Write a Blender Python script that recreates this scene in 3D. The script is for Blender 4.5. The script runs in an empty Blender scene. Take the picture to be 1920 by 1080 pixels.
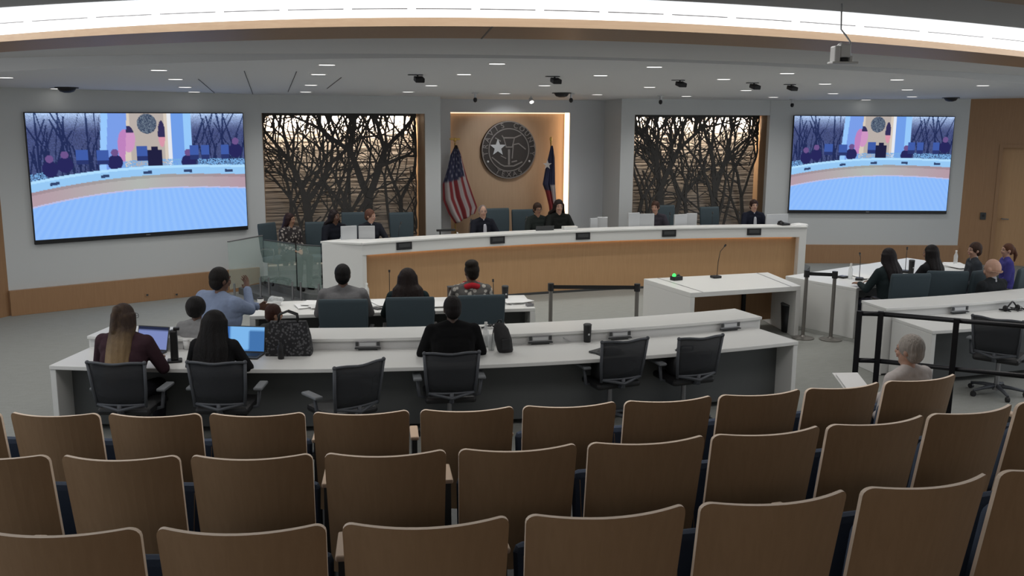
WORLD=.5; EXPO=1.0; SEAT_FILL=17.
import bpy, math, random
import numpy as np
from mathutils import Vector, Matrix

sc = bpy.context.scene
C = sc.collection
V = Vector
rad = math.radians

# ------------------------------------------------------------------ camera measurements
FPX = 1800.0
PITCH, ROLL, YAW = rad(10.6), rad(0.398), rad(18.685)
CAM = V((-6.51, 0.0, 3.25))
_F = V((math.sin(YAW) * math.cos(PITCH), math.cos(YAW) * math.cos(PITCH), -math.sin(PITCH)))
_rt = V((math.cos(YAW), -math.sin(YAW), 0))
_up = _rt.cross(_F)
_R = _rt * math.cos(ROLL) + _up * math.sin(ROLL)
_U = -_rt * math.sin(ROLL) + _up * math.cos(ROLL)

def ray(px, py):
    return _F + _R * ((px - 960) / FPX) - _U * ((py - 540) / FPX)
def atz(px, py, z):
    d = ray(px, py); return CAM + d * ((z - CAM.z) / d.z)
def aty(px, py, y):
    d = ray(px, py); return CAM + d * ((y - CAM.y) / d.y)
def atplane(px, py, p, n):
    d = ray(px, py); return CAM + d * ((V(p) - CAM).dot(n) / d.dot(n))

# ------------------------------------------------------------------ materials
def nodes(m):
    m.use_nodes = True
    return m.node_tree.nodes, m.node_tree.links
def mat(name, col, rough=.6, metal=0., bump=0., bscale=40., var=0., spec=.4, sub=0., sheen=0.):
    m = bpy.data.materials.new(name); n, l = nodes(m); b = n['Principled BSDF']
    b.inputs['Base Color'].default_value = (*col, 1); b.inputs['Roughness'].default_value = rough
    b.inputs['Metallic'].default_value = metal; b.inputs['Specular IOR Level'].default_value = spec
    if sub: b.inputs['Subsurface Weight'].default_value = sub; b.inputs['Subsurface Radius'].default_value = (.02, .008, .004)
    if sheen: b.inputs['Sheen Weight'].default_value = sheen
    if bump or var:
        tc = n.new('ShaderNodeTexCoord'); t = n.new('ShaderNodeTexNoise'); t.inputs['Scale'].default_value = bscale
        t.inputs['Detail'].default_value = 4; l.new(tc.outputs['Object'], t.inputs['Vector'])
        if bump:
            bp = n.new('ShaderNodeBump'); bp.inputs['Strength'].default_value = bump; bp.inputs['Distance'].default_value = .01
            l.new(t.outputs['Fac'], bp.inputs['Height']); l.new(bp.outputs['Normal'], b.inputs['Normal'])
        if var:
            r = n.new('ShaderNodeMix'); r.data_type = 'RGBA'
            r.inputs[6].default_value = (*[c * (1 - var) for c in col], 1); r.inputs[7].default_value = (*[min(1, c * (1 + var)) for c in col], 1)
            l.new(t.outputs['Fac'], r.inputs[0]); l.new(r.outputs[2], b.inputs['Base Color'])
    return m
def wood(name, c1, c2, rough=.45, vert=True, sc_=1.0):
    m = bpy.data.materials.new(name); n, l = nodes(m); b = n['Principled BSDF']; b.inputs['Roughness'].default_value = rough
    b.inputs['Specular IOR Level'].default_value = .35
    tc = n.new('ShaderNodeTexCoord'); mp = n.new('ShaderNodeMapping')
    mp.inputs['Scale'].default_value = (14 * sc_, 14 * sc_, .8 * sc_) if vert else (.8 * sc_, 3 * sc_, 14 * sc_)
    t = n.new('ShaderNodeTexNoise'); t.inputs['Scale'].default_value = 3; t.inputs['Detail'].default_value = 6; t.inputs['Distortion'].default_value = .6
    r = n.new('ShaderNodeMix'); r.data_type = 'RGBA'; r.inputs[6].default_value = (*c1, 1); r.inputs[7].default_value = (*c2, 1)
    l.new(tc.outputs['Object'], mp.inputs['Vector']); l.new(mp.outputs['Vector'], t.inputs['Vector'])
    l.new(t.outputs['Fac'], r.inputs[0]); l.new(r.outputs[2], b.inputs['Base Color'])
    return m
def emis(name, col, s):
    m = bpy.data.materials.new(name); n, l = nodes(m); n.remove(n['Principled BSDF'])
    e = n.new('ShaderNodeEmission'); e.inputs['Color'].default_value = (*col, 1); e.inputs['Strength'].default_value = s
    l.new(e.outputs[0], n['Material Output'].inputs['Surface']); return m
def attr_mat(name, emit=None, rough=.8):
    m = bpy.data.materials.new(name); n, l = nodes(m); b = n['Principled BSDF']
    a = n.new('ShaderNodeAttribute'); a.attribute_name = 'paint'
    if emit:
        n.remove(b); e = n.new('ShaderNodeEmission'); e.inputs['Strength'].default_value = emit
        l.new(a.outputs['Color'], e.inputs['Color']); l.new(e.outputs[0], n['Material Output'].inputs['Surface'])
    else:
        b.inputs['Roughness'].default_value = rough; l.new(a.outputs['Color'], b.inputs['Base Color'])
    return m
def see_through(name, col, alpha, rough=.5, metal=0.):
    m = bpy.data.materials.new(name); n, l = nodes(m); b = n['Principled BSDF']
    b.inputs['Base Color'].default_value = (*col, 1); b.inputs['Roughness'].default_value = rough; b.inputs['Metallic'].default_value = metal
    b.inputs['Alpha'].default_value = alpha; return m
def carpet_mat(name, c1, c2):
    m = bpy.data.materials.new(name); n, l = nodes(m); b = n['Principled BSDF']; b.inputs['Roughness'].default_value = .95
    b.inputs['Specular IOR Level'].default_value = .1
    tc = n.new('ShaderNodeTexCoord'); t = n.new('ShaderNodeTexNoise'); t.inputs['Scale'].default_value = 60; t.inputs['Detail'].default_value = 3
    t2 = n.new('ShaderNodeTexNoise'); t2.inputs['Scale'].default_value = 1.3
    mp = n.new('ShaderNodeMapping'); mp.inputs['Scale'].default_value = (1, 4, 1); mp.inputs['Rotation'].default_value = (0, 0, .35)
    w = n.new('ShaderNodeTexNoise'); w.inputs['Scale'].default_value = 6
    r = n.new('ShaderNodeMix'); r.data_type = 'RGBA'; r.inputs[6].default_value = (*c1, 1); r.inputs[7].default_value = (*c2, 1)
    add = n.new('ShaderNodeMath'); add.operation = 'ADD'; mul = n.new('ShaderNodeMath'); mul.operation = 'MULTIPLY'; mul.inputs[1].default_value = .5
    l.new(tc.outputs['Object'], t.inputs['Vector']); l.new(tc.outputs['Object'], mp.inputs['Vector']); l.new(mp.outputs['Vector'], w.inputs['Vector'])
    l.new(t.outputs['Fac'], add.inputs[0]); l.new(w.outputs['Fac'], add.inputs[1]); l.new(add.outputs[0], mul.inputs[0])
    l.new(mul.outputs[0], r.inputs[0]); l.new(r.outputs[2], b.inputs['Base Color'])
    bp = n.new('ShaderNodeBump'); bp.inputs['Strength'].default_value = .4; bp.inputs['Distance'].default_value = .01
    l.new(t.outputs['Fac'], bp.inputs['Height']); l.new(bp.outputs['Normal'], b.inputs['Normal']); return m
def rib_mat(name, c1, c2):
    m = bpy.data.materials.new(name); n, l = nodes(m); b = n['Principled BSDF']; b.inputs['Roughness'].default_value = .8
    tc = n.new('ShaderNodeTexCoord'); sx = n.new('ShaderNodeSeparateXYZ'); l.new(tc.outputs['Object'], sx.inputs[0])
    mp = n.new('ShaderNodeMapping'); mp.inputs['Scale'].default_value = (.6, .6, 14); t = n.new('ShaderNodeTexNoise'); t.inputs['Scale'].default_value = 1.4; t.inputs['Detail'].default_value = 3
    l.new(tc.outputs['Object'], mp.inputs['Vector']); l.new(mp.outputs['Vector'], t.inputs['Vector'])
    r = n.new('ShaderNodeMix'); r.data_type = 'RGBA'; r.inputs[6].default_value = (*c1, 1); r.inputs[7].default_value = (*c2, 1)
    l.new(t.outputs['Fac'], r.inputs[0]); l.new(r.outputs[2], b.inputs['Base Color'])
    bp = n.new('ShaderNodeBump'); bp.inputs['Strength'].default_value = .8; bp.inputs['Distance'].default_value = .03
    l.new(t.outputs['Fac'], bp.inputs['Height']); l.new(bp.outputs['Normal'], b.inputs['Normal']); return m

M = {}
M['wall'] = mat('grey_wall_paint', (.53, .545, .545), .8, bump=.05, bscale=120)
M['wall_dark'] = mat('darker_grey_wall_paint', (.56, .58, .60), .6, bump=.05, bscale=90)
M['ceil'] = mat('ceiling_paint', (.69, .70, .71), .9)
M['ceil2'] = mat('dimmed_ceiling_paint', (.58, .58, .58), .9)  # darker ceiling copy; the soffit band's dimmer light is put into it
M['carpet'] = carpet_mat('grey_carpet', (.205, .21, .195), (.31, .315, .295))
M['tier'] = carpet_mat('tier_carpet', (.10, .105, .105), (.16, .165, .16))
M['wood'] = wood('maple_panel', (.40, .235, .115), (.50, .31, .16))
M['wood_alcove'] = wood('alcove_panel', (.36, .245, .155), (.44, .305, .20))
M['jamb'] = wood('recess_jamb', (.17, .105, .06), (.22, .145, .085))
M['led_soft'] = emis('soft_warm_led', (1.0, .68, .42), .9)
M['wood_wall'] = wood('maple_wall', (.27, .15, .075), (.36, .21, .11))
M['wood_h'] = wood('maple_beam', (.35, .235, .145), (.46, .335, .22), vert=False)
M['seat_wood'] = wood('walnut_stained_ply', (.30, .185, .10), (.38, .24, .135), .5)
M['ply'] = mat('ply_edge', (.86, .70, .55), .5)
M['arm_wood'] = mat('armrest_wood', (.62, .46, .33), .5)
M['white'] = mat('white_laminate', (.66, .66, .64), .4)
M['white2'] = mat('white_board', (.60, .60, .59), .5)
M['black'] = mat('black_plastic', (.012, .012, .013), .45)
M['blackmetal'] = mat('black_powder_coat', (.014, .014, .016), .4, .3)
M['dark'] = mat('dark_panel', (.045, .047, .048), .6)
M['modesty'] = mat('charcoal_modesty_panel', (.095, .10, .10), .6)
M['chrome'] = mat('grey_metal', (.28, .28, .29), .35, .8)
M['greymetal'] = mat('satin_post', (.19, .18, .165), .4, .5)
M['teal'] = mat('slate_teal_upholstery', (.036, .055, .066), .75, bump=.15, bscale=200)
M['blue_fab'] = mat('navy_seat_fabric', (.05, .068, .105), .9, bump=.2, bscale=220)
M['mesh_frame'] = mat('charcoal_frame', (.06, .065, .075), .5)
M['mesh_net'] = see_through('charcoal_mesh', (.020, .022, .026), .86, .8)
M['glass'] = see_through('tinted_glass', (.42, .55, .50), .22, .05)
M['paper'] = mat('paper', (.72, .72, .71), .8)
M['plastic_clear'] = see_through('clear_bottle', (.75, .78, .78), .42, .1)
M['silver'] = mat('silver_shell', (.50, .51, .52), .35, .3)
M['gold'] = mat('gold', (.6, .4, .12), .35, .8)
M['slat'] = rib_mat('stacked_stone', (.14, .122, .108), (.25, .225, .20))
M['tree'] = mat('dark_steel_cutout', (.048, .045, .042), .7)
M['seal_dark'] = mat('seal_bronze', (.040, .034, .031), .6, .2)
M['seal_line'] = mat('seal_steel', (.21, .19, .18), .45, .4)
M['led'] = emis('warm_led', (1.0, .66, .38), 2.4)
M['led_w'] = emis('warm_white_led', (1.0, .86, .68), 9.0)
M['cove'] = emis('cove_diffuser', (1.0, .97, .95), 1.3)
M['down'] = emis('downlight_lens', (1.0, .97, .93), 1.3)
M['down_dim'] = emis('downlight_lens_dim', (1.0, .97, .93), .75)
M['screen'] = attr_mat('display_picture', .5)
M['flag'] = attr_mat('flag_cloth', None, .85)
M['green'] = emis('green_timer_light', (.05, .9, .12), 1.2)
M['lap_scr'] = attr_mat('laptop_picture', .45)

# ------------------------------------------------------------------ mesh builder
class G:
    def __init__(s): s.v, s.f, s.m = [], [], []
    def add(s, vs, fs, m=0):
        o = len(s.v); s.v += [V(p) for p in vs]; s.f += [tuple(i + o for i in f) for f in fs]; s.m += [m] * len(fs); return s
    def box(s, c, d, rz=0., m=0, R=None):
        c = V(c); x, y, z = d[0] / 2, d[1] / 2, d[2] / 2
        R = R or Matrix.Rotation(rz, 3, 'Z')
        vs = [c + R @ V((i * x, j * y, k * z)) for k in (-1, 1) for j in (-1, 1) for i in (-1, 1)]
        return s.add(vs, [(0, 2, 3, 1), (4, 5, 7, 6), (0, 1, 5, 4), (1, 3, 7, 5), (3, 2, 6, 7), (2, 0, 4, 6)], m)
    def cyl(s, a, b, r0, r1=None, n=14, m=0):
        r1 = r0 if r1 is None else r1
        a, b = V(a), V(b); d = (b - a).normalized() if (b - a).length > 1e-9 else V((0, 0, 1))
        x = d.orthogonal().normalized(); y = d.cross(x)
        vs = []
        for c, r in ((a, r0), (b, r1)):
            vs += [c + x * (r * math.cos(2 * math.pi * i / n)) + y * (r * math.sin(2 * math.pi * i / n)) for i in range(n)]
        fs = [(i, (i + 1) % n, n + (i + 1) % n, n + i) for i in range(n)] + [tuple(range(n - 1, -1, -1)), tuple(range(n, 2 * n))]
        return s.add(vs, fs, m)
    def ell(s, c, r, R=None, n=14, k=9, m=0):
        c = V(c); r = (r, r, r) if isinstance(r, (int, float)) else r; R = R or Matrix.Identity(3)
        vs = [c + R @ V((0, 0, r[2]))]
        for j in range(1, k):
            t = math.pi * j / k
            vs += [c + R @ V((r[0] * math.sin(t) * math.cos(2 * math.pi * i / n), r[1] * math.sin(t) * math.sin(2 * math.pi * i / n), r[2] * math.cos(t))) for i in range(n)]
        vs.append(c + R @ V((0, 0, -r[2]))); e = len(vs) - 1
        fs = [(0, 1 + i, 1 + (i + 1) % n) for i in range(n)]
        for j in range(k - 2):
            a, b = 1 + j * n, 1 + (j + 1) * n
            fs += [(a + i, b + i, b + (i + 1) % n, a + (i + 1) % n) for i in range(n)]
        a = 1 + (k - 2) * n
        fs += [(a + i, e, a + (i + 1) % n) for i in range(n)]
        return s.add(vs, fs, m)
    def cap(s, a, r0, b, r1=None):
        r1 = r0 if r1 is None else r1
        s.ell(a, r0, n=12, k=8); s.ell(b, r1, n=12, k=8); s.cyl(a, b, r0, r1, 12); return s
    def tube(s, pts, r, n=8, m=0, rs=None):
        pts = [V(p) for p in pts]; vs = []; N = len(pts); x = None
        for i, p in enumerate(pts):
            d = (pts[min(i + 1, N - 1)] - pts[max(i - 1, 0)]).normalized()
            if x is None: x = d.orthogonal().normalized()
            x = (x - d * x.dot(d)).normalized(); y = d.cross(x); q = rs[i] if rs else r
            vs += [p + x * (q * math.cos(2 * math.pi * j / n)) + y * (q * math.sin(2 * math.pi * j / n)) for j in range(n)]
        fs = [(i * n + j, i * n + (j + 1) % n, (i + 1) * n + (j + 1) % n, (i + 1) * n + j) for i in range(N - 1) for j in range(n)]
        fs += [tuple(range(n - 1, -1, -1)), tuple(range((N - 1) * n, N * n))]
        return s.add(vs, fs, m)
    def lathe(s, prof, c=(0, 0, 0), n=20, m=0):
        c = V(c); vs = []; K = len(prof)
        for r, z in prof:
            vs += [c + V((r * math.cos(2 * math.pi * i / n), r * math.sin(2 * math.pi * i / n), z)) for i in range(n)]
        fs = [(j * n + i, j * n + (i + 1) % n, (j + 1) * n + (i + 1) % n, (j + 1) * n + i) for j in range(K - 1) for i in range(n)]
        fs += [tuple(range(n - 1, -1, -1)), tuple(range((K - 1) * n, K * n))]
        return s.add(vs, fs, m)
    def prism(s, poly, z0, z1, m=0):
        n = len(poly); a = sum(poly[i][0] * poly[(i + 1) % n][1] - poly[(i + 1) % n][0] * poly[i][1] for i in range(n))
        if a < 0: poly = poly[::-1]
        vs = [V((p[0], p[1], z0)) for p in poly] + [V((p[0], p[1], z1)) for p in poly]
        return s.add(vs, [tuple(range(n - 1, -1, -1)), tuple(range(n, 2 * n))] + [(i, (i + 1) % n, n + (i + 1) % n, n + i) for i in range(n)], m)
    def strip(s, A, B, m=0):
        n = len(A); vs = list(A) + list(B)
        return s.add(vs, [(i, i + 1, n + i + 1, n + i) for i in range(n - 1)], m)
    def loft(s, rings, m=0, close=True):
        n = len(rings[0]); vs = [p for r in rings for p in r]
        fs = [(j * n + i, j * n + (i + 1) % n, (j + 1) * n + (i + 1) % n, (j + 1) * n + i) for j in range(len(rings) - 1) for i in range(n)]
        if close: fs += [tuple(range(n - 1, -1, -1)), tuple(range((len(rings) - 1) * n, len(rings) * n))]
        return s.add(vs, fs, m)
    def arc(s, c, R0, R1, z0, z1, a0, a1, n=40, m=0):
        """solid between radii R0 and R1 about c, from angle a0 to a1 (radians)"""
        rings = []
        for i in range(n + 1):
            a = a0 + (a1 - a0) * i / n; d = V((math.cos(a), math.sin(a), 0)); o = V((c[0], c[1], 0))
            rings.append([o + d * R0 + V((0, 0, z0)), o + d * R1 + V((0, 0, z0)), o + d * R1 + V((0, 0, z1)), o + d * R0 + V((0, 0, z1))])
        return s.loft(rings, m)
    def mesh(s, name='m'):
        me = bpy.data.meshes.new(name); me.from_pydata([tuple(p) for p in s.v], [], s.f); return me
    def build(s, name, mats, parent=None, smooth=False, bevel=0., world=False, sub=0):
        me = s.mesh(name)
        mats = mats if isinstance(mats, (list, tuple)) else [mats]
        for k in mats: me.materials.append(M[k] if isinstance(k, str) else k)
        if len(mats) > 1: me.polygons.foreach_set('material_index', s.m)
        import bmesh
        bm = bmesh.new(); bm.from_mesh(me); bmesh.ops.recalc_face_normals(bm, faces=bm.faces); bm.to_mesh(me); bm.free()
        if world and parent: me.transform(wmat(parent).inverted())
        return link(name, me, parent, smooth, bevel, sub)

def link(name, me, parent=None, smooth=False, bevel=0., sub=0):
    if smooth: me.polygons.foreach_set('use_smooth', [True] * len(me.polygons))
    o = bpy.data.objects.new(name, me); C.objects.link(o)
    if parent: o.parent = parent
    if bevel:
        b = o.modifiers.new('bevel', 'BEVEL'); b.width = bevel; b.segments = 2; b.limit_method = 'ANGLE'
    if sub:
        b = o.modifiers.new('sub', 'SUBSURF'); b.levels = sub; b.render_levels = sub
    return o
def wmat(o):
    m = Matrix.Translation(o.location) @ Matrix.Rotation(o.rotation_euler.z, 4, 'Z')
    return wmat(o.parent) @ m if o.parent else m
def thing(name, label, cat, loc=(0, 0, 0), rz=0., group=None):
    o = bpy.data.objects.new(name, None); C.objects.link(o); o.location = loc; o.rotation_euler = (0, 0, rz)
    o['label'] = label; o['category'] = cat; o.empty_display_size = .1
    if group: o['group'] = group
    return o
def tag(o, label, cat, group=None):
    o['label'] = label; o['category'] = cat
    if group: o['group'] = group
    return o
def struct(o, label=None):
    o['kind'] = 'structure'
    if label: o['label'] = label
    return o
def dup(root, loc, rz, label, group=None):
    def cp(o, par):
        c = o.copy(); C.objects.link(c); c.parent = par
        for ch in list(o.children): cp(ch, c)
        return c
    r = cp(root, None); r.location = loc; r.rotation_euler = (0, 0, rz); r['label'] = label
    if group: r['group'] = group
    return r
def remesh(g, vox, smooth=2, name='m'):
    ob = bpy.data.objects.new('tmp', g.mesh('tmp')); C.objects.link(ob)
    r = ob.modifiers.new('r', 'REMESH'); r.mode = 'VOXEL'; r.voxel_size = vox
    if smooth:
        s_ = ob.modifiers.new('s', 'SMOOTH'); s_.iterations = smooth; s_.factor = .5
    dg = bpy.context.evaluated_depsgraph_get()
    me = bpy.data.meshes.new_from_object(ob.evaluated_get(dg)); me.name = name
    old = ob.data; bpy.data.objects.remove(ob); bpy.data.meshes.remove(old)
    me.materials.clear(); return me
def paint(me, fn):
    a = me.attributes.new('paint', 'FLOAT_COLOR', 'POINT')
    buf = []
    for i, v in enumerate(me.vertices):
        buf += [*fn(i, v.co), 1.0]
    a.data.foreach_set('color', buf)
def lin(r, g, b):
    return tuple(((c / 255) / 12.92 if c / 255 <= .04045 else ((c / 255 + .055) / 1.055) ** 2.4) for c in (r, g, b))
def area(name, loc, size, power, col=(1, 1, 1), rot=(0, 0, 0), sizey=None):
    d = bpy.data.lights.new(name, 'AREA'); d.energy = power; d.color = col; d.size = size
    if sizey: d.shape = 'RECTANGLE'; d.size_y = sizey
    o = bpy.data.objects.new(name, d); C.objects.link(o); o.location = loc; o.rotation_euler = rot; return o
# ================================================================== THE SETTING
YB = 17.77
A18 = rad(18)
def slope_z(y): return 3.455 + .04 * (YB - y)
_sn = V((0, .04, 1)).normalized()
def ats(px, py): return atplane(px, py, (0, YB, 3.455), _sn)   # point on the sloped front ceiling

g = G(); g.box((0, 9, -.05), (34, 26, .1)); struct(g.build('floor', 'carpet'), 'grey patterned carpet floor of the chamber')

# seating tiers, one step per row of seats
CT = V((-2.31, 19.54, 0))
def tier(z, pts, name, lab):
    g = G(); poly = [(p[0], p[1]) for p in pts] + [(1.6, -3.2), (-13, -3.2)]
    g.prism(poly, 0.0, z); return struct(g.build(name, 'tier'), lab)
def arcpts(c, R, x0, x1, n=24):
    return [(x0 + (x1 - x0) * i / n, c[1] - math.sqrt(R * R - (x0 + (x1 - x0) * i / n - c[0]) ** 2)) for i in range(n + 1)]
ROWZ = (.64, .80, .97)
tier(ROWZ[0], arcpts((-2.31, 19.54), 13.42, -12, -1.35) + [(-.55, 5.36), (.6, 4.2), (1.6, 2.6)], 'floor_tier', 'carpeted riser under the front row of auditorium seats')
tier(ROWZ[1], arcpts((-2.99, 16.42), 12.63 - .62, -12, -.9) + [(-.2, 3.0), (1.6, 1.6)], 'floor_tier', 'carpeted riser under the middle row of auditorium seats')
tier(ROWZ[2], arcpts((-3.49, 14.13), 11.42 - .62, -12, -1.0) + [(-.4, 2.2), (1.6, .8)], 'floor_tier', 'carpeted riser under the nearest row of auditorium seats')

# ---- centre wall with two tree recesses and a recessed bay
XB = aty(1163, 300, YB).x
g = G()
def wbox(x0, x1, z0, z1, y0=YB, y1=18.62): g.box(((x0 + x1) / 2, (y0 + y1) / 2, (z0 + z1) / 2), (x1 - x0, y1 - y0, z1 - z0))
wbox(-5.36, -5.2, 0, 3.62); wbox(-5.2, -2.24, 3.14, 3.62); wbox(-2.24, -1.94, 0, 3.62)
wbox(XB, 2.08, 0, 3.62); wbox(2.08, 5.38, 3.14, 3.62); wbox(5.38, 5.55, 0, 3.62)
struct(g.build('wall_back', 'wall'), 'pale grey wall framing the tree panels and the seal bay')
g = G(); wbox(-5.2, -2.24, 0, .3); wbox(2.08, 5.38, 0, .3); struct(g.build('baseboard_recess', 'tier'), 'sills below the tree panels, shade put into their colour')  # lower wall made dark so the recess lamps leave no bright strip
# bay wall (darker) with the alcove opening
YA = 18.6
al, ar = aty(845, 300, YA).x, aty(1067.5, 300, YA).x; at_ = aty(955, 211, YA).z
g = G()
def bbox(x0, x1, z0, z1, y0, y1): g.box(((x0 + x1) / 2, (y0 + y1) / 2, (z0 + z1) / 2), (x1 - x0, y1 - y0, z1 - z0))
bbox(-2.1, al, 0, 3.62, YA, 19.0); bbox(ar, 2.2, 0, 3.62, YA, 19.0); bbox(al, ar, at_, 3.62, YA, 19.0)
struct(g.build('wall_bay', 'wall_dark'), 'darker grey wall around the lit wooden alcove')
g = G(); bbox(al - .05, ar + .05, 0, at_ + .05, 18.9, 19.0)
struct(g.build('wall_alcove', 'wood_alcove'), 'wood panelled back of the alcove behind the seal')
g = G(); xs = aty(1138, 300, YA - .01).x; bbox(xs - .04, xs + .012, 0, 3.5, YA - .02, YA + .01)
struct(g.build('trim_1', 'black'), 'black vertical reveal at the right of the seal bay')
# recess backs and jambs
for x0, x1, nm, jw in ((-5.2, -2.24, 'left', True), (2.08, 5.38, 'right', True)):
    g = G(); bbox(x0, x1, .2, 3.3, 18.5, 18.62); struct(g.build('wall_recess_' + nm, 'slat'), 'ribbed stone wall behind the %s tree cutout' % nm)
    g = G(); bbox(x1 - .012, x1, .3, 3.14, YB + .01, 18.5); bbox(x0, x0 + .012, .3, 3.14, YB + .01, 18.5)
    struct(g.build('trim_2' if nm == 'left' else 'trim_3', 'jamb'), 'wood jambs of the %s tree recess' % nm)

# ---- angled walls carrying the screens, with a wood plinth
def screenwall(s):
    p0 = V((s * 7.1, 17.15, 0)); d = V((s * math.cos(A18), -math.sin(A18), 0)); n = V((-s * math.sin(A18), -math.cos(A18), 0))
    a = p0 - d * 1.98; b = p0 + d * 2.25
    g = G(); q = -n * .2
    g.prism([(a.x, a.y), (b.x, b.y), ((b + q).x, (b + q).y), ((a + q).x, (a + q).y)], 0, 3.62)
    nm = 'left' if s < 0 else 'right'
    struct(g.build('wall_front_' + nm, 'wall'), 'pale grey angled wall carrying the %s screen' % nm)
    g = G(); q = n * .07; a2 = a + d * .16
    g.prism([(a2.x, a2.y), (b.x, b.y), ((b + q).x, (b + q).y), ((a2 + q).x, (a2 + q).y)], 0, .40)
    struct(g.build('baseboard_' + nm, 'wood_wall', bevel=.004), 'tall wooden plinth along the %s angled wall' % nm)
    return p0, d, n, b
PL, DL, NL, BL = screenwall(-1)
PR, DR, NR, BR = screenwall(1)
g = G(); e = BL + V((-2.2, -2.6, 0)); q = V((-.2, .1, 0))
g.prism([(BL.x, BL.y), (e.x, e.y), ((e + q).x, (e + q).y), ((BL + q).x, (BL + q).y + .1)], 0, 3.7)
struct(g.build('wall_left', 'wood_wall'), 'wood panelled wall at the left edge')
# right wood wall with a doorway
dw = V((.80, -.60, 0)); nw = V((-.60, -.80, 0))
def wr(px, py, off=0.): return atplane(px, py, BR + nw * off, nw)
t_door = (wr(1872, 300) - BR).dot(dw); z_door = wr(1890, 271).z
g = G()
def wseg(t0, t1, z0, z1, th=.25, off=0., gg=None):
    c = BR + dw * ((t0 + t1) / 2) - nw * (th / 2) + nw * off
    (gg or g).box((c.x, c.y, (z0 + z1) / 2), (t1 - t0, th, z1 - z0), rz=math.atan2(dw.y, dw.x))
wseg(0, t_door, 0, 3.7); wseg(t_door, t_door + 1.15, z_door, 3.7); wseg(t_door + 1.15, t_door + 4, 0, 3.7)
struct(g.build('wall_right', 'wood_wall'), 'wood panelled wall at the right edge')
d1 = G(); wseg(t_door, t_door + 1.15, 0, z_door, .05, -.14, d1); door = struct(d1.build('door_1', 'wood'), 'maple door in the right hand wooden wall')
d2 = G(); wseg(t_door + .0, t_door + .07, 0, z_door, .14, 0.012, d2); wseg(t_door + 1.08, t_door + 1.15, 0, z_door, .14, 0.012, d2); wseg(t_door + .07, t_door + 1.08, z_door - .07, z_door, .14, .012, d2)
d2.build('door_frame', 'wood_wall', door)
d3 = G(); hp = BR + dw * (t_door + .2) + nw * -.12; d3.cyl(hp + V((0, 0, 1.0)), hp + V((0, 0, 1.0)) + nw * .06, .015); d3.cyl(hp + V((0, 0, 1.0)) + nw * .06, hp + V((0, 0, 1.0)) + nw * .06 + dw * .12, .012)
d3.build('door_handle', 'chrome', door)

# ---- ceiling
def pf(pts, deg=2):
    c = np.polyfit([p[0] for p in pts], [p[1] for p in pts], deg); return lambda x: float(np.polyval(c, x))
f_edge = pf([(0, 134), (300, 120), (640, 111), (960, 109), (1280, 117), (1600, 132), (1900, 155)])
f_far = pf([(0, 97), (323, 82), (640, 74), (900, 72), (1280, 81), (1600, 99), (1920, 128)])
f_near = pf([(0, 78), (323, 60), (640, 51), (920, 49), (1200, 56), (1516, 73), (1920, 107)])
f_top = pf([(0, 51), (323, 33), (640, 25), (920, 25), (1280, 36), (1600, 54), (1920, 86)])
f_light = pf([(0, 14), (200, 3), (1280, 3), (1500, 15), (1720, 35), (1920, 53)])
XS = [-420 + 40 * i for i in range(69)]
ZS, ZU = 3.80, 3.862
E_ = [ats(x, f_edge(x)) for x in XS]
S_ = [atz(x, f_far(x), ZS) for x in XS]
N_ = [atz(x, f_near(x), ZS) for x in XS]
T_ = [V((p.x, p.y, ZU)) for p in N_]
def wide(P, q): return [P[0] + V((-6, q, 0))] + P + [P[-1] + V((6, q, 0))]
g = G()
far = [V((p.x * 1.0 + (p.x - CAM.x) * .9, 19.2, slope_z(19.2))) for p in E_]
g.strip(E_, far)
struct(g.build('ceiling', 'ceil', smooth=False), 'pale grey sloping ceiling over the dais and the tables')
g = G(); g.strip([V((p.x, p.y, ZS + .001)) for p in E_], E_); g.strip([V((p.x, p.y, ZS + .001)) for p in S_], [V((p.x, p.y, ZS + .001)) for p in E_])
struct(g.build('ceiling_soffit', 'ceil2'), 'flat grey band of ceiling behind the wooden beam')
# curved wooden beam: soffit, front fascia, back
g = G(); rings = []
for s_, n_ in zip(S_, N_): rings.append([V((s_.x, s_.y, ZS + .0)), V((n_.x, n_.y, ZS)), V((n_.x, n_.y, ZU + .08)), V((s_.x, s_.y, ZU + .08))])
g.loft(rings); g.m = [0] * len(g.m)
for i in range(len(rings) - 1): g.m[i * 4] = 1  # underside takes the darker maple, so its shade sits in the colour
beam = struct(g.build('ceiling_beam', ['wood_h', 'wood_wall']), 'curved maple beam below the strip light')
g = G()
for xa, xb in ((903, 923),):   # panel joint of the beam
    a, b = atz(xa, f_far(xa), ZS - .0005), atz(xb, f_near(xb), ZS - .0005)
    dxy = (V((a.x, a.y, 0)) - V((b.x, b.y, 0))).normalized()
    m_ = (V((a.x, a.y, 0)) + V((b.x, b.y, 0))) / 2
    g.box((m_.x, m_.y, ZS - .002), (.012, (V((a.x, a.y)) - V((b.x, b.y))).length, .004), rz=math.atan2(dxy.y, dxy.x) - math.pi / 2)
struct(g.build('trim_4', 'black'), 'thin dark joint across the beam underside')
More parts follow.
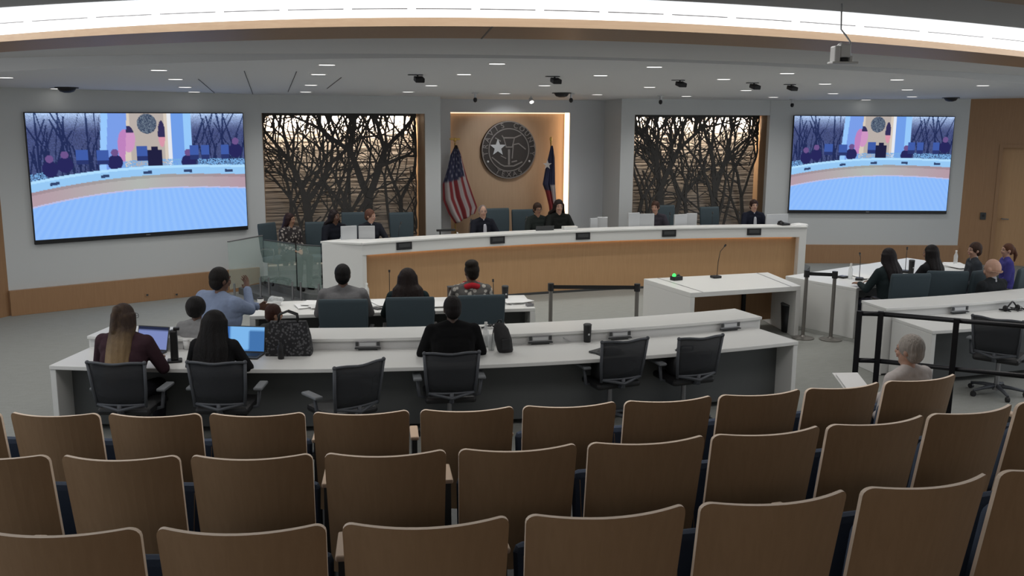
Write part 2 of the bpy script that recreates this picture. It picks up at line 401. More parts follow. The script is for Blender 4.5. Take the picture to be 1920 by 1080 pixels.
# strip light lying in the ceiling in front of the beam
cove = thing('cove_light', 'long curved white strip light in the ceiling along the wooden beam', 'ceiling light', (T_[34].x, T_[34].y, ZU))
LN = [atz(x, f_light(x), ZU) for x in XS]
g = G(); g.strip([p + V((0, 0, -.004)) for p in T_], [p + V((0, 0, -.004)) for p in LN]); g.build('diffuser', 'cove', cove, world=True)
for k in range(3, 66, 3):
    pts = []
    for j in range(0, 11):
        x = XS[0] + 40 * (k + j * .26); pts.append(atz(x, f_top(x) - 7.5, ZU - .012))
    g = G(); g.tube(pts, .004, n=6); g.build('channel', 'chrome', cove, world=True)
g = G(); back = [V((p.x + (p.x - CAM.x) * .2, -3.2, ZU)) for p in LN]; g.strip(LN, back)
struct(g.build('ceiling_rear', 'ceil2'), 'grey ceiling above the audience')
g = G(); P1 = [atz(x, y, ZU - .05) for x, y in ((1770, -9), (1840, 0), (1920, 9.5), (2000, 20))]; P2 = [atz(x, y, ZU - .05) for x, y in ((1790, -16), (1860, -8), (1940, -1), (2020, 8))]
rings = [[a, b, b + V((0, 0, .06)), a + V((0, 0, .06))] for a, b in zip(P1, P2)]; g.loft(rings)
struct(g.build('trim_5', 'wood_h'), 'second maple strip on the ceiling at the upper right')

# ceiling panel joints seen at the upper left
g = G()
for a, b in (((372, 148), (402, 174)), ((458, 133), (474, 176)), ((556, 134), (540, 172)), ((640, 145), (613, 166))):
    p, q = ats(*a), ats(*b); g.tube([p + V((0, 0, -.002)), q + V((0, 0, -.002))], .006, n=4)
struct(g.build('trim_6', 'dark'), 'thin joints between ceiling panels')
# ceiling access grilles
# dais platform
g = G()
g.prism([(-5.36, 17.9), (-5.22, 16.9), (-4.70, 15.75)] + [(.21 + 17.33 * math.cos(a), -1.5 + 17.33 * math.sin(a)) for a in [rad(104.2 - 28.6 * i / 24) for i in range(25)]] + [(5.1, 15.9), (5.45, 17.9)], 0, .22)
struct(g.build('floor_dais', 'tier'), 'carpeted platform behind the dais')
g = G(); g.prism([(-5.75, 17.3), (-5.45, 16.5), (-4.75, 15.42), (-4.62, 15.75), (-5.22, 16.9), (-5.36, 17.6)], 0, .11)
struct(g.build('floor_step', 'tier'), 'low carpeted step up to the left end of the dais')
area('seat_fill_light', (-5.0, -1.6, 3.75), 6.0, SEAT_FILL, (1, .93, .85), (rad(38), 0, 0), .6)  # unseen area light added to brighten the backs of the seats
# off-camera back and side of the hall, so that the room is closed
g = G(); g.box((-6, -3.3, 2), (16, .2, 4)); struct(g.build('wall_rear', 'wood_wall'), 'wooden wall behind the audience')
# ================================================================== WALL AND CEILING FIXTURES
# ---- display pictures: the live view of the dais
_tr = random.Random(21)
TLINES = [[(_tr.uniform(0, .33) + (.72 if k else 0), _tr.uniform(-.35, .35), _tr.uniform(.0012, .0045), _tr.uniform(-.1, .3)) for _ in range(34)] for k in (0, 1)]
def tree_px(u, v, rnd, k):
    d = any(abs(u - c - sl * (.3 - v) * (.5 if v > .25 else 1)) < w and v > lo for c, sl, w, lo in TLINES[k])
    f = max(0, 1 - v / .16) ** 1.3
    if d: return lin(36 + 20 * f, 46 + 30 * f, 88 + 30 * f)
    q = .85 + .3 * rnd
    return lin((70 + 110 * f) * q, (80 + 125 * f) * q, (124 + 118 * f) * q)
def screen_colour(u, v):
    rnd = math.sin(u * 913.7 + v * 517.3) * 43758.5; rnd -= math.floor(rnd)
    du = u + .045 * (v - .2)                      # vertical things fan out slightly
    band0 = .435 + (.10 * ((.62 - u) / .62) ** 2 if u < .62 else .015 * ((u - .62) / .38) ** 2)   # top of white counter
    band1 = band0 + .075 + .02 * abs(u - .6)
    wood1 = .62 + (.115 * ((.6 - u) / .6) ** 2 if u < .6 else .03 * ((u - .6) / .4) ** 2)
    if v > wood1 + .012:
        k = .5 + .5 * math.sin((u - .52) * 260 / (.45 + v)); b = 1 - abs(u - .55) * .35
        return lin(128 + 10 * b + 8 * k, 172 + 14 * b + 6 * k, 246 + 6 * b)
    if v > wood1: return lin(190, 190, 228)
    if v > band1:
        e = min(1, abs(u - .48) * 2); s_ = .9 if v < band1 + .025 else 1
        return lin((178 + 2 * e) * s_, (182 - 28 * e) * s_, (178 - 12 * e) * s_)
    if v > band0:
        for c in (.1, .32, .515, .71, .915):
            if abs(u - c) < .02 and abs(v - band0 - .052) < .012: return lin(52, 70, 110)
        return lin(176, 222, 255) if v < band0 + .022 else lin(150, 200, 244)
    # things above the counter
    if abs(u - .555) < .035 and v > .275 + 2.2 * (u - .555) ** 2 * 20 * .05: 
        if v > .30 or abs(u - .555) < .015: return lin(34, 34, 66)
    for c, w, t in ((.225, .026, .29), (.315, .026, .295), (.495, .026, .27), (.745, .021, .27), (.80, .021, .27), (.90, .021, .27)):
        if abs(u - c) < w and v > t and v < t + .12: return lin(64, 92, 168) if v < t + .085 else lin(44, 56, 110)
    for c, t in ((.085, .36), (.37, .32), (.715, .33), (.955, .24), (.15, .33)):
        if (u - c) ** 2 / .0003 + (v - t) ** 2 / .0009 < 1: return lin(110, 84, 140)
        if (u - c) ** 2 / .0012 + (v - t - .08) ** 2 / .004 < 1: return lin(40, 40, 92)
    if v > band0 - .055 and (rnd > .35) and (.40 < u < .70 or u > .76 or u < .07): return lin(120, 172, 224)
    if du < .31: return tree_px(u, v, rnd, 0)
    if du < .34: return lin(152, 200, 252)
    if du < .425:
        if (u - .42) ** 2 / .0012 + (v - .27) ** 2 / .02 < 1: return lin(190, 130, 190)
        return lin(122, 158, 232)
    if u < .62:
        r2 = ((u - .525) / .046) ** 2 + ((v - .085) / .083) ** 2
        if r2 < 1: return lin(*((60, 72, 96) if rnd < .55 else (110, 124, 140)))
        if (u - .435) ** 2 / .0010 + (v - .21) ** 2 / .012 < 1:
            return lin(52, 48, 90) if v < .16 else lin(206, 150, 196)
        if (u - .592) ** 2 / .0003 + (v - .17) ** 2 / .012 < 1: return lin(52, 48, 90) if v < .2 else lin(216, 150, 170)
        return lin(184, 174, 168) if abs(u - .525) < .08 else lin(214, 202, 188)
    if u < .64: return lin(228, 232, 240)
    if u < .70: return lin(112, 158, 232)
    if u < .735: return lin(150, 200, 250)
    return tree_px(u, v, rnd, 1)

NU, NV = 320, 180
def picture_mesh(w, h):
    vs, fs = [], []
    for j in range(NV + 1):
        for i in range(NU + 1): vs.append((-w / 2 + w * i / NU, 0, h / 2 - h * j / NV))
    for j in range(NV):
        for i in range(NU):
            a = j * (NU + 1) + i; fs.append((a, a + NU + 1, a + NU + 2, a + 1))
    me = bpy.data.meshes.new('picture'); me.from_pydata(vs, [], fs)
    paint(me, lambda i, co: screen_colour((i % (NU + 1)) / NU, (i // (NU + 1)) / NV)); me.materials.append(M['screen']); return me
SCR = None
for s, P, D, N, corners, lab in ((-1, PL, DL, NL, ((48, 215.5), (455.5, 210), (463.5, 423), (66, 451.5)), 'large wall mounted display on the left angled wall, the bigger looking of two'),
                                 (1, PR, DR, NR, ((1488, 215.8), (1786.5, 221), (1778, 396), (1482, 393)), 'large wall mounted display on the right angled wall near the wooden door')):
    q = [atplane(x, y, P + N * .07, N) for x, y in corners]
    c = sum(q, V()) / 4
    w = ((q[1] - q[0]).length + (q[2] - q[3]).length) / 2; h = ((q[3] - q[0]).length + (q[2] - q[1]).length) / 2
    t = thing('wall_display', lab, 'screen', c - N * .068, math.atan2(N.y, N.x) + math.pi / 2, 'wall displays')
    b = .014
    g = G(); g.box((0, -.03, -.028), (w + 2 * b, .055, h + 2 * b + .056)); g.build('housing', 'black', t, bevel=.004)
    if SCR is None: SCR = picture_mesh(w, h)
    o = link('display_panel', SCR, t); o.location = (0, -.060, 0)
    if s > 0: o.scale = (w / SCR.vertices[NU].co.x / 2, 1, h / SCR.vertices[0].co.z / 2)
    g = G(); g.box((0, -.06, -h / 2 - .034), (.07, .004, .012)); g.build('badge', 'chrome', t)

# ---- tree cutout panels
def tree_panel(x0, x1, seed, trunks, lab):
    rnd = random.Random(seed); g = G(); z0, z1, y = .3, 3.10, 18.33
    t = thing('tree_cutout', lab, 'wall art', ((x0 + x1) / 2, y, z0))
    def seg(a, b, wa, wb):
        d = (b - a); n = V((-d.z, 0, d.x)).normalized(); th = V((0, .012, 0)); off = V((0, rnd.uniform(-.010, .010), 0)); a = a + off; b = b + off
        ring = lambda p, w: [p - n * w - th, p + n * w - th, p + n * w + th, p - n * w + th]
        g.loft([ring(a, wa), ring(b, wb)])
    def grow(p, ang, w, L, depth):
        n = 3; q = p
        for i in range(n):
            ang2 = ang + rnd.uniform(-.10, .10)
            e = q + V((math.sin(ang2), 0, math.cos(ang2))) * (L / n)
            w2 = w * (1 - .22 * (i + 1) / n)
            if e.x < x0 + .02 or e.x > x1 - .02 or e.z > z1: 
                ang = -ang * .3; e = V((min(max(e.x, x0 + .02), x1 - .02), y, min(e.z, z1)))
            seg(q, e, w * (1 - .22 * i / n), w2); q = e
            if depth > 0 and i < n - 1 and rnd.random() < .42:
                sgn = rnd.choice((-1, 1)); grow(q, ang + sgn * rnd.uniform(.45, .95), w * .55, L * rnd.uniform(.5, .75), depth - 1)
            if q.z >= z1 - .01: return
        if depth > 0:
            grow(q, ang + rnd.uniform(.15, .6), w * .62, L * rnd.uniform(.6, .8), depth - 1)
            grow(q, ang - rnd.uniform(.15, .6), w * .62, L * rnd.uniform(.6, .8), depth - 1)
    for fx, ang, w, L, dep in trunks: grow(V((x0 + (x1 - x0) * fx, y, z0)), ang, w, L, dep)
    for _ in range(9):                                     # fine upright twigs in the crown and slim saplings
        p = V((rnd.uniform(x0 + .1, x1 - .1), y, rnd.uniform(1.5, 2.7))); grow(p, rnd.uniform(-.35, .35), .013, rnd.uniform(.35, .6), 1)
    for _ in range(5):
        p = V((rnd.uniform(x0 + .1, x1 - .1), y, z0)); grow(p, rnd.uniform(-.22, .22), .030, rnd.uniform(1.0, 1.7), 1)
    for _ in range(16):                                     # leafy outer twigs along the top edge
        p = V((rnd.uniform(x0 + .05, x1 - .05), y, 3.10)); e = p + V((rnd.uniform(-.12, .12), 0, -rnd.uniform(.12, .42))); seg(p, e, .030, .012)
    fr = G(); fr.box(((x0 + x1) / 2, y, z1 + .02), (x1 - x0 - .03, .03, .045)); fr.build('top_rail', 'tree', t, world=True)
    g.build('cutout_panel', 'tree', t, world=True)
tree_panel(-5.18, -2.27, 5, [(.26, .02, .085, 1.2, 5), (.30, -.1, .06, 1.2, 4), (.66, .0, .11, 1.25, 5), (.62, -.28, .06, 1.1, 4), (.12, .12, .05, 1.1, 4), (.86, .08, .05, 1.2, 4), (.45, .3, .055, 1.0, 4)], 'dark metal tree silhouette panel in the left recess beside the US flag')
tree_panel(2.12, 5.34, 11, [(.28, .0, .10, 1.25, 5), (.33, .25, .06, 1.1, 4), (.70, .02, .09, 1.2, 5), (.72, -.22, .055, 1.1, 4), (.10, .1, .05, 1.1, 4), (.52, -.2, .05, 1.0, 4), (.9, -.04, .05, 1.1, 4)], 'dark metal tree silhouette panel in the right recess with wooden jamb')
for x0, x1 in ((-5.18, -2.26), (2.10, 5.36)):
    w = x1 - x0
    o = thing('recess_lamp', 'warm strip lamp washing the stone at the top of the %s tree recess' % ('left' if x0 < 0 else 'right'), 'lamp', ((x0 + x1) / 2, 18.45, 3.10))
    g = G(); g.box((0, 0, .01), (w, .06, .05)); g.build('housing', 'black', o)
    g = G(); g.box((0, .005, -.018), (w - .5, .03, .008)); g.build('lens', 'led_w', o)
    for k in range(6):
        area('recess_wash', (x0 + .32 + (w - .64) * k / 5, 18.43, 3.04), .25, 24., (1, .83, .64), (rad(58), 0, 0), .03)
# ---- alcove LED strips
o = thing('alcove_lamp', 'warm LED strip framing the wooden alcove around the seal', 'lamp', (0, 18.7, at_))
g = G(); g.box((ar - .012, 18.74, (1.0 + at_) / 2), (.02, .2, at_ - 1.0)); g.build('side_strip', 'led', o, world=True)
g = G(); g.box((al + .012, 18.86, (1.0 + at_) / 2), (.02, .05, at_ - 1.0)); g.build('side_strip', 'led_soft', o, world=True)
g = G(); g.box(((al + ar) / 2, 18.86, at_ - .012), (ar - al - .06, .05, .02)); g.build('top_strip', 'led_soft', o, world=True)

# ---- county seal
YS = 18.86
sc_c = aty(953, 281, YS); sr = (aty(953, 227, YS).z - aty(953, 335, YS).z) / 2
t = thing('wall_seal', 'round dark metal county seal with star on the wooden alcove wall', 'seal', sc_c)
def disc(r, y0, y1, nm, m, n=64):
    g = G(); g.cyl((0, y0, 0), (0, y1, 0), r, r, n); return g.build(nm, m, t, bevel=.004)
disc(sr, .035, -.035, 'backing_disc', 'seal_dark')
def ring(r, w, y, nm, n=72):
    g = G(); rr = []
    for i in range(n + 1):
        a = 2 * math.pi * i / n; d = V((math.sin(a), 0, math.cos(a)))
        rr.append([d * (r - w) + V((0, y, 0)), d * (r + w) + V((0, y, 0)), d * (r + w) + V((0, y + .03, 0)), d * (r - w) + V((0, y + .03, 0))])
    g.loft(rr); return g.build(nm, 'seal_line', t)
ring(sr - .012, .010, -.05, 'outer_ring'); ring(sr * .735, .010, -.05, 'inner_ring')
def star(g, c, R, r, y, n=5, rot=0., th=.03):
    pts = [V((c[0] + (R if k % 2 == 0 else r) * math.sin(math.pi * k / n + rot), y, c[1] + (R if k % 2 == 0 else r) * math.cos(math.pi * k / n + rot))) for k in range(2 * n)]
    N = len(pts); vs = pts + [p + V((0, th, 0)) for p in pts]
    g.add(vs, [tuple(range(N)), tuple(range(2 * N - 1, N - 1, -1))] + [(i, N + i, N + (i + 1) % N, (i + 1) % N) for i in range(N)])
g = G(); star(g, (-.235 * sr / .57, .05), sr * .30, sr * .125, -.06); g.build('star', 'silver', t)
g = G()
def bar(a, b, w, y=-.05):
    a, b = V((a[0] * sr, y, a[1] * sr)), V((b[0] * sr, y, b[1] * sr)); d = (b - a).normalized(); n = V((-d.z, 0, d.x)) * w; q = V((0, .03, 0))
    g.loft([[a - n, a + n, a + n + q, a - n + q], [b - n, b + n, b + n + q, b - n + q]])
bar((0, .02), (0, -.52), .022); bar((-.16, -.56), (.18, -.56), .012); bar((-.20, .42), (.20, .42), .014); bar((-.2, .42), (-.1, .1), .010); bar((.2, .42), (.12, .1), .010)
bar((-.12, .1), (.14, .1), .012); bar((.20, .42), (.45, .52), .010); bar((.16, .18), (.36, .22), .010); bar((.36, .22), (.62, .02), .010); bar((.16, .18), (.12, -.3), .010)
bar((.1, -.42), (.3, -.38), .012); bar((-.26, .5), (-.2, .42), .01); bar((-.5, .42), (-.3, .3), .01); bar((-.62, -.25), (-.3, -.5), .012); bar((-.3, -.2), (-.1, -.3), .01); bar((-.3, -.5), (-.16, -.56), .012); bar((.18, -.56), (.5, -.42), .012)
g.build('emblem_lines', 'seal_line', t)
for a in (-2.05, 2.05): g = G(); g.ell((math.sin(a) * sr * .86, -.04, math.cos(a) * sr * .86), (.022, .015, .022)); g.build('stud', 'silver', t)
def glyph_mesh(ch, size):
    cu = bpy.data.curves.new('t', 'FONT'); cu.body = ch; cu.size = size; cu.align_x = 'CENTER'; cu.align_y = 'CENTER'; cu.extrude = .012
    ob = bpy.data.objects.new('t', cu); C.objects.link(ob)
    dg = bpy.context.evaluated_depsgraph_get(); me = bpy.data.meshes.new_from_object(ob.evaluated_get(dg)); bpy.data.objects.remove(ob); return me
g = G()
def ring_text(s, a0, a1, r, top=True, size=.15):
    for i, ch in enumerate(s):
        if ch == ' ': continue
        a = a0 + (a1 - a0) * i / (len(s) - 1); me = glyph_mesh(ch, size)
        for v in me.vertices:
            x, z, d = v.co.x, v.co.y, v.co.z
            if not top: b = a - math.pi
            else: b = a
            X = r * math.sin(a) + x * math.cos(b) + z * math.sin(b); Z_ = r * math.cos(a) - x * math.sin(b) + z * math.cos(b)
            v.co = (X, -.048 - d, Z_)
        g = G(); g.add([v.co.copy() for v in me.vertices], [tuple(p.vertices) for p in me.polygons]); bpy.data.meshes.remove(me); g.build('letter', 'seal_line', t)
ring_text('TRAVIS COUNTY', -1.72, 1.72, sr * .862, True, sr * .25)
ring_text('TEXAS', math.pi + .5, math.pi - .5, sr * .862, False, sr * .25)
# ---- flags
def flag(px_top, py_top, yy, name, lab, fn, poly, zb=.22, lean=0.):
    top = aty(px_top, py_top, yy)
    t = thing('flag_on_pole', lab, 'flag', (top.x + lean, yy, zb))
    g = G(); g.lathe([(.14, 0), (.14, .02), (.05, .06), (.02, .1)]); g.build('base', 'gold', t, smooth=True)
    g = G(); g.cyl((0, 0, .08), (-lean, 0, top.z - zb), .013); g.build('pole', 'gold', t, smooth=True)
    g = G()
    if 'eagle' in name:
        g.ell((-lean, 0, top.z - zb + .06), (.03, .02, .045)); g.ell((-lean - .055, 0, top.z - zb + .075), (.06, .012, .02)); g.ell((-lean + .055, 0, top.z - zb + .075), (.06, .012, .02))
    else:
        g.ell((-lean, 0, top.z - zb + .02), (.02, .02, .03)); g.ell((-lean, 0, top.z - zb + .075), (.03, .012, .05), n=8, k=5)
    g.build('finial', 'gold', t, smooth=True)
    L, Rr = poly; nu, nv = 28, 40; vs, cols = [], []
    def ev(P, s_):
        k = s_ * (len(P) - 1); i = min(int(k), len(P) - 2); f = k - i; return (P[i][0] * (1 - f) + P[i + 1][0] * f, P[i][1] * (1 - f) + P[i + 1][1] * f)
    for j in range(nv + 1):
        s_ = j / nv; a, b = aty(*ev(L, s_), yy), aty(*ev(Rr, s_), yy)
        for i in range(nu + 1):
            u = i / nu; p = a.lerp(b, u); fold = .045 * math.sin(u * 15 + s_ * 1.5) * min(1, .15 + s_ * 1.4) + .015 * math.sin(u * 33)
            vs.append(V((p.x, yy - .03 + fold - .04, p.z))); cols.append(fn(u, s_))
    fs = [(j * (nu + 1) + i, j * (nu + 1) + i + 1, (j + 1) * (nu + 1) + i + 1, (j + 1) * (nu + 1) + i) for j in range(nv) for i in range(nu)]
    g = G(); g.add(vs, fs); o = g.build('cloth', 'flag', t, smooth=True, world=True)
    paint(o.data, lambda i, co: cols[i]); sm = o.modifiers.new('thick', 'SOLIDIFY'); sm.thickness = .006
RED, WHT, NAV = (.22, .025, .03), (.45, .40, .40), (.028, .032, .075)
def us(u, s_):
    if s_ < .50 and u + .1 * s_ < .95 and s_ < .44 + .10 * (1 - u):
        if s_ < .06: return (.03, .02, .015)
        k = (math.sin(u * 26) * math.sin(s_ * 62)); return (.20, .20, .26) if k > .62 else NAV
    return RED if math.sin(u * 26 + .6) > 0 else WHT
flag(853, 268, 18.35, 'eagle', 'American flag with gold finial at the left of the alcove', us,
     ([(852, 272), (843, 290), (838, 315), (829, 345), (830, 375), (840, 400), (853, 419)], [(855, 272), (863, 290), (868, 310), (875, 335), (884, 362), (893, 388), (888, 400)]))
def tx(u, s_):
    if s_ < .52:
        return NAV
    if u > .58: return WHT if s_ < .82 else RED
    return RED if s_ > .60 else (.03, .03, .06)
flag(1033, 268, 18.35, 'spear', 'Texas flag with lone star at the right of the alcove', tx,
     ([(1031, 273), (1026, 295), (1020, 320), (1016, 345), (1022, 360), (1028, 385), (1030, 402)], [(1034, 273), (1038, 295), (1039, 320), (1039, 345), (1040, 365), (1041, 385), (1041, 402)]))
tf = [o for o in bpy.data.objects if o.get('label', '').startswith('Texas flag')][0]
pz = aty(1026, 309, 18.2); g = G(); star(g, (pz.x, pz.z), .10, .04, 18.19, th=.006); g.build('star', mat('white_cloth', (.55, .52, .5), .8), tf, world=True)

# ---- downlights
NTH = ['leftmost', 'second from left', 'third from left', 'fourth from left', 'fourth from right', 'third from right', 'second from right', 'rightmost']
ROWS = [('nearest row', [(10, 145), (298, 131), (613, 121), (932, 119), (1227, 125), (1476, 137), (1682, 149), (1843, 160)]),
        ('second row from the beam', [(105, 166), (329, 148), (597, 139), (870, 139), (1126, 141), (1357, 148), (1547, 157), (1701, 168)]),
        ('third row from the beam', [(347, 163), (583, 159), (809, 160), (1021, 160), (1218, 163), (1399, 169), (1562, 175), (1710, 181)]),
        ('farthest row', [(364, 172), (573, 172), (765, 172), (946, 175), (1120, 177), (1287, 180), (1450, 182), (1616, 187)])]
DL_POWER = 32.
dl0 = None
for rn, pts in ROWS:
    for k, (x, y) in enumerate(pts):
        p = ats(x, y); lab = 'round downlight, %s in the %s of ceiling lights' % (NTH[k], rn)
        for P_, N_w in ((PL, NL), (PR, NR)):
            dd = (p - P_).dot(N_w)
            if dd < .22: p = p + N_w * (.22 - dd)
        if dl0 is None:
            dl0 = thing('downlight', lab, 'ceiling light', p, 0, 'recessed downlights')
            g = G(); g.lathe([(.088, -.006), (.112, -.004), (.112, .004), (.088, .004)], n=24); g.build('trim_ring', 'white', dl0)
            g = G(); g.cyl((0, 0, -.0075), (0, 0, -.006), .09, n=24); g.build('lens', 'down', dl0)
        else:
            o = dup(dl0, p, 0, lab)
        if min(abs((p - PL).dot(NL)), abs((p - PR).dot(NR)), YB - p.y) < .75: continue
        d = bpy.data.lights.new('downlight_beam', 'SPOT'); d.energy = DL_POWER * (1.25 if rn[0] in 'tf' else 1.08 if rn[0] == 's' else .95); d.spot_size = rad(150); d.spot_blend = 1.0; d.shadow_soft_size = .12; d.color = (1, .985, .95)
        ol = bpy.data.objects.new('downlight_beam', d); C.objects.link(ol); ol.location = p + V((0, 0, -.03))
# ---- ceiling mounted black fixtures
cs0 = None
for x, y, w in ((783, 140, 'between the second and third downlights left of the seal'), (1040, 143, 'straight above the Texas flag side of the seal'), (1275, 150, 'leftmost of three above the right tree panel'), (1414, 155, 'left one of a close pair right of the pendant camera line'), (1484, 158, 'right one of a close pair above the right display')):
    p = ats(x, y); lab = 'black ceiling spotlight, ' + w
    if cs0 is None:
        cs0 = thing('ceiling_spotlight', lab, 'spotlight', p, 0, 'black ceiling spotlights')
        g = G(); g.cyl((0, 0, 0), (0, 0, -.04), .012); g.box((-.03, 0, -.005), (.19, .05, .010)); g.build('mount', 'blackmetal', cs0)
        g = G(); g.box((.02, 0, -.060), (.12, .14, .06), R=Matrix.Rotation(.25, 3, 'X')); g.build('head', 'black', cs0, bevel=.01)
    else: dup(cs0, p, 0, lab)
cp0 = None
for x, y, w in ((125, 164, 'above the left display'), (1053, 174, 'just above the seal bay'), (1783, 183, 'above the right display')):
    p = ats(x, y); lab = 'low black ceiling speaker disc ' + w
    if cp0 is None:
        cp0 = thing('ceiling_speaker', lab, 'speaker', p, 0, 'black ceiling speakers')
        g = G(); g.lathe([(.13, 0), (.13, -.02), (.10, -.06), (.04, -.08)], n=20); g.build('grille', 'black', cp0, smooth=True)
        g = G(); g.lathe([(.17, 0), (.17, -.012), (.13, -.014)], n=20); g.build('rim', 'blackmetal', cp0)
    else: dup(cp0, p, 0, lab)
sc0 = None
for x, y, w in ((55, 184, 'over the left edge of the left display'), (507, 193, 'over the left end of the left tree panel'), (891, 187, 'over the left side of the seal'), (1071, 188, 'over the right edge of the alcove'), (1239, 192, 'over the left part of the right tree panel'), (1486, 199, 'over the left edge of the right display')):
    p = ats(x, y - 13) ; q = CAM + (ray(x, y)) * ((p - CAM).dot(_F)); L = p.z - q.z
    lab = 'tiny hanging camera with black lens ' + w
    if sc0 is None:
        sc0 = thing('hanging_camera', lab, 'camera', p, 0, 'tiny hanging cameras')
        g = G(); g.lathe([(.06, 0), (.06, -.015), (.02, -.02)], n=16); g.cyl((0, 0, -.01), (0, 0, -.09), .02); g.build('stem', 'silver', sc0, smooth=False)
        g = G(); g.ell((0, 0, -.12), (.035, .04, .045)); g.build('lens_ball', 'black', sc0, smooth=True)
    else: dup(sc0, p, 0, lab)
# spot lamp aimed at the seal
p = ats(996, 180); t = thing('ceiling_spot_lamp', 'small bright lamp hanging above the seal bay', 'lamp', p)
g = G(); g.cyl((0, 0, 0), (0, 0, -.05), .012); g.cyl((0, .02, -.05), (0, -.03, -.11), .04, .045); g.build('housing', 'silver', t)
g = G(); g.cyl((0, -.03, -.11), (0, -.033, -.113), .04); g.build('lens', 'down', t)
d = bpy.data.lights.new('seal_beam', 'SPOT'); d.energy = 40; d.spot_size = rad(60); d.spot_blend = .7; d.shadow_soft_size = .05
ol = bpy.data.objects.new('seal_beam', d); C.objects.link(ol); ol.location = p + V((0, -.05, -.13)); ol.rotation_euler = (sc_c - V((.2, 0, 0)) - ol.location).to_track_quat('-Z', 'Y').to_euler()
# pendant white camera under the strip light
pc = CAM + ray(1577, 100) * 5.6
pt_ = CAM + ray(1577, 24) * 5.6
t = thing('pendant_camera', 'white pan tilt camera hanging from a bent pole near the strip light', 'camera', (pc.x, pc.y, pc.z))
u = _rt
def L(px, py): return CAM + ray(px, py) * 5.6
g = G(); g.tube([V((L(1577, 24).x, L(1577, 24).y, ZU)), L(1577, 55), L(1585, 65), L(1594, 78), L(1594, 114)], .005, n=8); g.build('pole', 'silver', t, world=True, smooth=True)
g = G(); g.box(L(1580, 118), (.15, .10, .012), rz=-.33); g.box(L(1594, 112), (.02, .03, .04), rz=-.33); g.build('mount_plate', 'white', t, world=True, bevel=.003)
g = G(); g.box(L(1566, 102), (.035, .09, .095), rz=-.33); g.box(L(1581, 96), (.062, .09, .075), rz=-.33, R=None); g.build('head', 'white', t, world=True, bevel=.008)
g = G(); g.ell(L(1577, 87), (.02, .03, .02)); g.build('cap', 'white', t, world=True, smooth=True)
g = G(); g.box(L(1581, 113), (.04, .07, .03), rz=-.33); g.build('lens_block', 'black', t, world=True, bevel=.006)
# thermostat, wall plates
p = wr(1843, 405, .0); t = thing('thermostat', 'small dark thermostat on the right wooden wall', 'thermostat', p, math.atan2(dw.y, dw.x))
g = G(); g.box((0, -.012, 0), (.11, .024, .15)); g.build('cover', 'dark', t, bevel=.004)
g = G(); g.box((0, -.026, .01), (.05, .004, .05)); g.build('dial', 'black', t)
po = None
for x, y, w in ((276, 553, 'left of two below the left display'), (331, 552, 'right of two below the left display')):
    p = atplane(x, y, PL + NL * .07, NL); lab = 'small dark socket plate on the wooden plinth, ' + w
    if po is None:
        po = thing('socket_plate', lab, 'socket', p, math.atan2(NL.y, NL.x) + math.pi / 2, 'plinth socket plates')
        g = G(); g.box((0, -.004, 0), (.075, .008, .06)); g.build('plate', 'wood_wall', po, bevel=.002); g = G(); g.box((0, -.009, 0), (.035, .003, .03)); g.build('outlet', 'dark', po)
    else: dup(po, p, po.rotation_euler.z, lab)
# ================================================================== FURNITURE
def rot2(v, a): return V((v[0] * math.cos(a) - v[1] * math.sin(a), v[0] * math.sin(a) + v[1] * math.cos(a), 0))
def rounded(w, h, r, n=5):
    """outline of a rounded rectangle, x in [-w/2,w/2], z in [0,h]"""
    out = []
    for cx, cz, a0 in ((w / 2 - r, h - r, 0), (-w / 2 + r, h - r, 90), (-w / 2 + r, r, 180), (w / 2 - r, r, 270)):
        for i in range(n + 1):
            a = rad(a0 + 90 * i / n); out.append((cx + r * math.cos(a), cz + r * math.sin(a)))
    return out

# ---- auditorium seats
def shell_mesh(W, z0, z1, th, wrap, rec, rc, y0=0., nu=14, inset=0.):
    zs = [z0 + (z1 - rc - z0) * i / 8 for i in range(9)] + [z1 - rc + rc * math.sin(rad(a)) for a in (20, 40, 55, 68, 78, 85, 90)]
    F, B = [], []
    for z in zs:
        w = W / 2 - .012 * (z1 - z) / (z1 - z0)
        if z > z1 - rc: w -= rc - math.sqrt(max(0, rc * rc - (z - z1 + rc) ** 2))
        y = y0 + (z1 - z) * rec
        for L, dy in ((F, th / 2), (B, -th / 2)):
            L.append([V((w * u, y + dy + wrap * ((w * u) / (W / 2)) ** 2 - wrap, z)) for u in [-1 + 2 * i / nu for i in range(nu + 1)]])
    g = G(); n = nu + 1; N = len(zs)
    vs = [p for r in F for p in r] + [p for r in B for p in r]; o = N * n; fs, ms = [], []
    for j in range(N - 1):
        for i in range(nu):
            fs.append((j * n + i, (j + 1) * n + i, (j + 1) * n + i + 1, j * n + i + 1)); ms.append(0)
            fs.append((o + j * n + i, o + j * n + i + 1, o + (j + 1) * n + i + 1, o + (j + 1) * n + i)); ms.append(0)
        for i in (0, nu): fs.append((j * n + i, o + j * n + i, o + (j + 1) * n + i, (j + 1) * n + i)); ms.append(1)
    for j in (0, N - 1):
        for i in range(nu): fs.append((j * n + i, j * n + i + 1, o + j * n + i + 1, o + j * n + i)); ms.append(1)
    g.add(vs, fs); g.m = ms; return g
